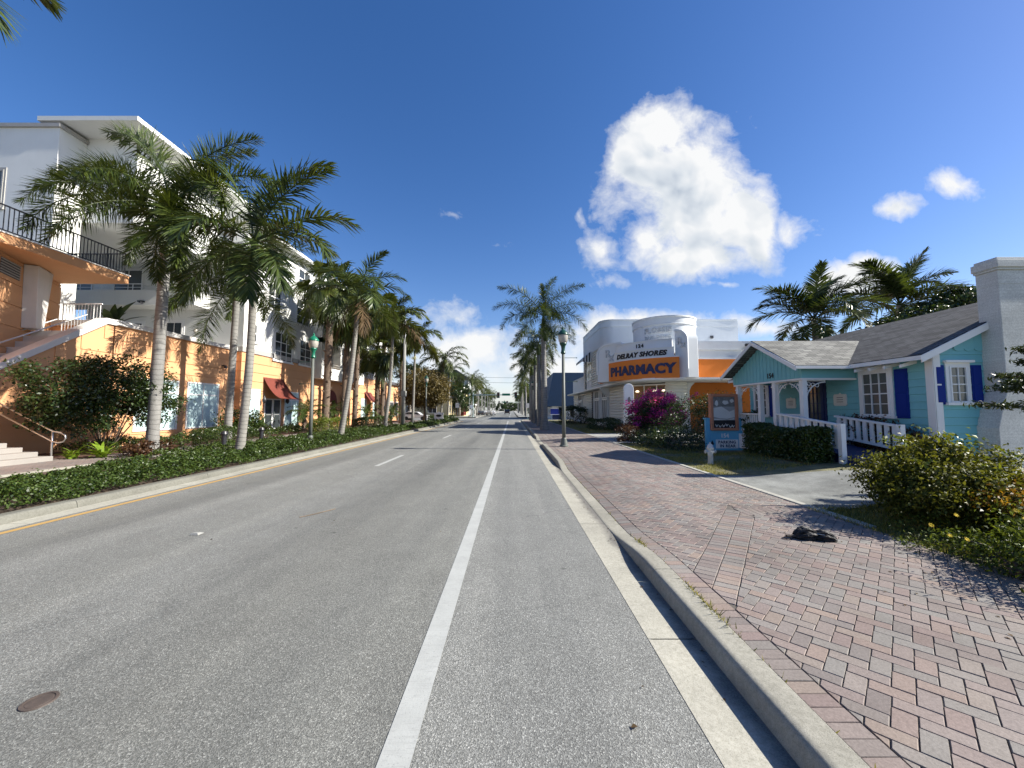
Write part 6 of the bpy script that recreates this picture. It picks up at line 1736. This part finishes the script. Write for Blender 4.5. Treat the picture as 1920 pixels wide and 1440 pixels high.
bg_ = bush('bougainvillea', 'magenta flowering bougainvillea before the pharmacy pylon', 'flowering shrub', (8.2,22.0,.12), [(8.1,22.0,1.7,1.35,1.2,.95),(9.0,22.3,1.4,1.0,1.1,.8),(7.5,21.8,1.2,.9,.9,.8)], 8000,.11,.6,'boug_leaf', 106, clump=140)
P, out = blob_points([(8.0,21.8,1.9,1.35,1.25,.9),(8.9,22.1,1.5,.95,1.05,.75),(7.3,21.6,1.35,.8,.9,.8)], 9500, 150, .12, 107, .8)
foliage('blossom', P, .085, .75, M['boug'], bg_, .2, 107, out, .6)
tips = [(9.9+.25*i, 22.1, 2.25+.16*i) for i in range(4)]
P = np.concatenate([np.random.default_rng(5).normal(0,.07,(45,3))+np.array(t) for t in tips]); foliage('blossom', P, .07,.75, M['boug'], bg_, .2, 108)
hedge('clipped_hedge', 'low dark planter hedge under the pharmacy shop windows', (6.7,8.9,31.5,35,.1,.95), 3800,.1,'hedge', 109)
hedge('clipped_hedge', 'dark bushy hedge at the street end of the pharmacy', (6.0,8.9,45,50,.1,2.0), 4000,.15,'dark_shrub', 110)
bush('planter_shrub', 'pale leaved planter shrubs before the pharmacy door', 'shrub', (8.2,29.6,.12), [(8.0,29.8,.45,.8,.9,.45)], 1600,.1,.5,'hedge', 111)
# porch plants
strap('potted_fern', 'arching fern on the cottage porch behind the railing', (9.5,13.0,1.0), 40, .75,'frond', 112,.05,(20,80),80)
bush('porch_shrub', 'dark leafy plant at the far end of the cottage porch', 'shrub', (9.3,15.1,.86), [(9.35,15.0,1.4,.3,.5,.35)], 900,.09,.5,'dark_shrub', 113)
# big glossy shrub and the yellow flowering bed, right foreground
gb = bush('glossy_shrub', 'large glossy olive shrub on the verge by the driveway', 'shrub', (6.35,5.95,.2),
     [(6.15,5.75,.70,.85,.85,.48),(6.75,6.0,.78,.85,.85,.5),(6.35,5.7,.55,1.05,.9,.42),(6.35,5.95,1.08,.5,.5,.27),(7.25,6.4,.6,.5,.6,.38)], 23000,.06,.46,'shrub', 120, clump=360, spread=.13, shell=.4, nst=14, outw=.35)
P, out = blob_points([(6.4,5.9,1.1,.9,.75,.36),(7.1,6.1,.95,.7,.7,.34)], 700, 60, .09, 121, .9)
foliage('foliage', P, .075,.42, M['hedge_yellow'], gb, .3, 121, out, .6)
yb = bush('flowering_bed', 'low yellow flowered bushy plant spilling onto the pavers, right edge', 'flowering shrub', (5.05,3.9,.12),
     [(5.5,3.5,.42,.8,.7,.42),(5.25,4.2,.27,.45,.5,.25),(6.1,4.1,.42,.8,.6,.38),(5.15,3.0,.3,.45,.6,.32)], 15000,.045,.5,'yellow_leaf', 122, clump=300, spread=.16, shell=.35, nst=12, outw=.3)
cr = bush('croton', 'orange and gold leaved croton behind the yellow flowered plant', 'shrub', (6.7,4.85,.15), [(6.5,4.75,.60,.6,.5,.25),(6.95,5.0,.68,.5,.45,.25)], 2600,.062,.5,'croton', 123, clump=110)
rr = random.Random(9)
for (x,y,z) in ((4.8,4.5,.48),(5.15,4.55,.58),(4.85,4.2,.42),(5.0,3.7,.66),(5.0,3.4,.6),(4.72,3.2,.48),(5.1,3.9,.72),(4.95,4.45,.38),(5.4,4.2,.72),(4.8,3.45,.36)):
    mb = MB(); c = Vector((x,y,z))
    nn = Vector((rr.uniform(-.5,.1), rr.uniform(-.8,-.2), rr.uniform(.4,1))).normalized(); a = nn.cross(Vector((0,0,1))).normalized(); b = nn.cross(a)
    for k in range(9):
        t0 = 2*PI*k/9; d = a*math.cos(t0)+b*math.sin(t0); e = a*math.cos(t0+.33)+b*math.sin(t0+.33); f_ = a*math.cos(t0-.33)+b*math.sin(t0-.33)
        mb.add([c, c+f_*.017+nn*.004, c+d*.03+nn*.002, c+e*.017+nn*.004],[(0,1,2,3)])
    mb.build('flower', M['petal'], yb, fix=False)
P, _ = blob_points([(4.95,4.75,.17,.3,.3,.12),(5.6,5.3,.2,.5,.3,.13)], 700, 40, .25, 124, .2)
foliage('weed_foliage', P, .05,.35, M['yellow_leaf'], yb, .4, 124)
# podocarpus branches reaching in from the right edge
PT = thing('podocarpus', 'needle leaved conifer with layered branches at the right edge before the chimney', 'tree', (9.35,6.6,.4))
mb = MB(); mb.tube([(9.35,6.6,.3),(9.3,6.6,3.6)],[.07,.02],8)
NP, ND = [], []
rr = random.Random(2); rgn = np.random.default_rng(8)
for k in range(22):
    z = 1.5+.06*k; az = PI + rr.uniform(-1.2,1.2) if k % 2 == 0 else rr.uniform(0,2*PI); L = (1.0-.2*abs(z-2.0))*rr.uniform(.5,.9)
    p0_ = Vector((9.33,6.6,z)); p1_ = p0_+Vector((math.cos(az)*L, math.sin(az)*L, .10*L)); mb.tube([p0_,p0_.lerp(p1_,.5)+Vector((0,0,.02)),p1_],[.018,.012,.006],5)
    for q in range(300):
        s = rr.uniform(.25,1.08); NP.append(p0_.lerp(p1_,s)+Vector((rr.gauss(0,.05),rr.gauss(0,.05),rr.gauss(.01,.03))))
mb.build('trunk', M['stem'], PT, fix=False)
foliage('crown', np.array([tuple(p) for p in NP]), .10,.24, M['pine'], PT, .2, 130)
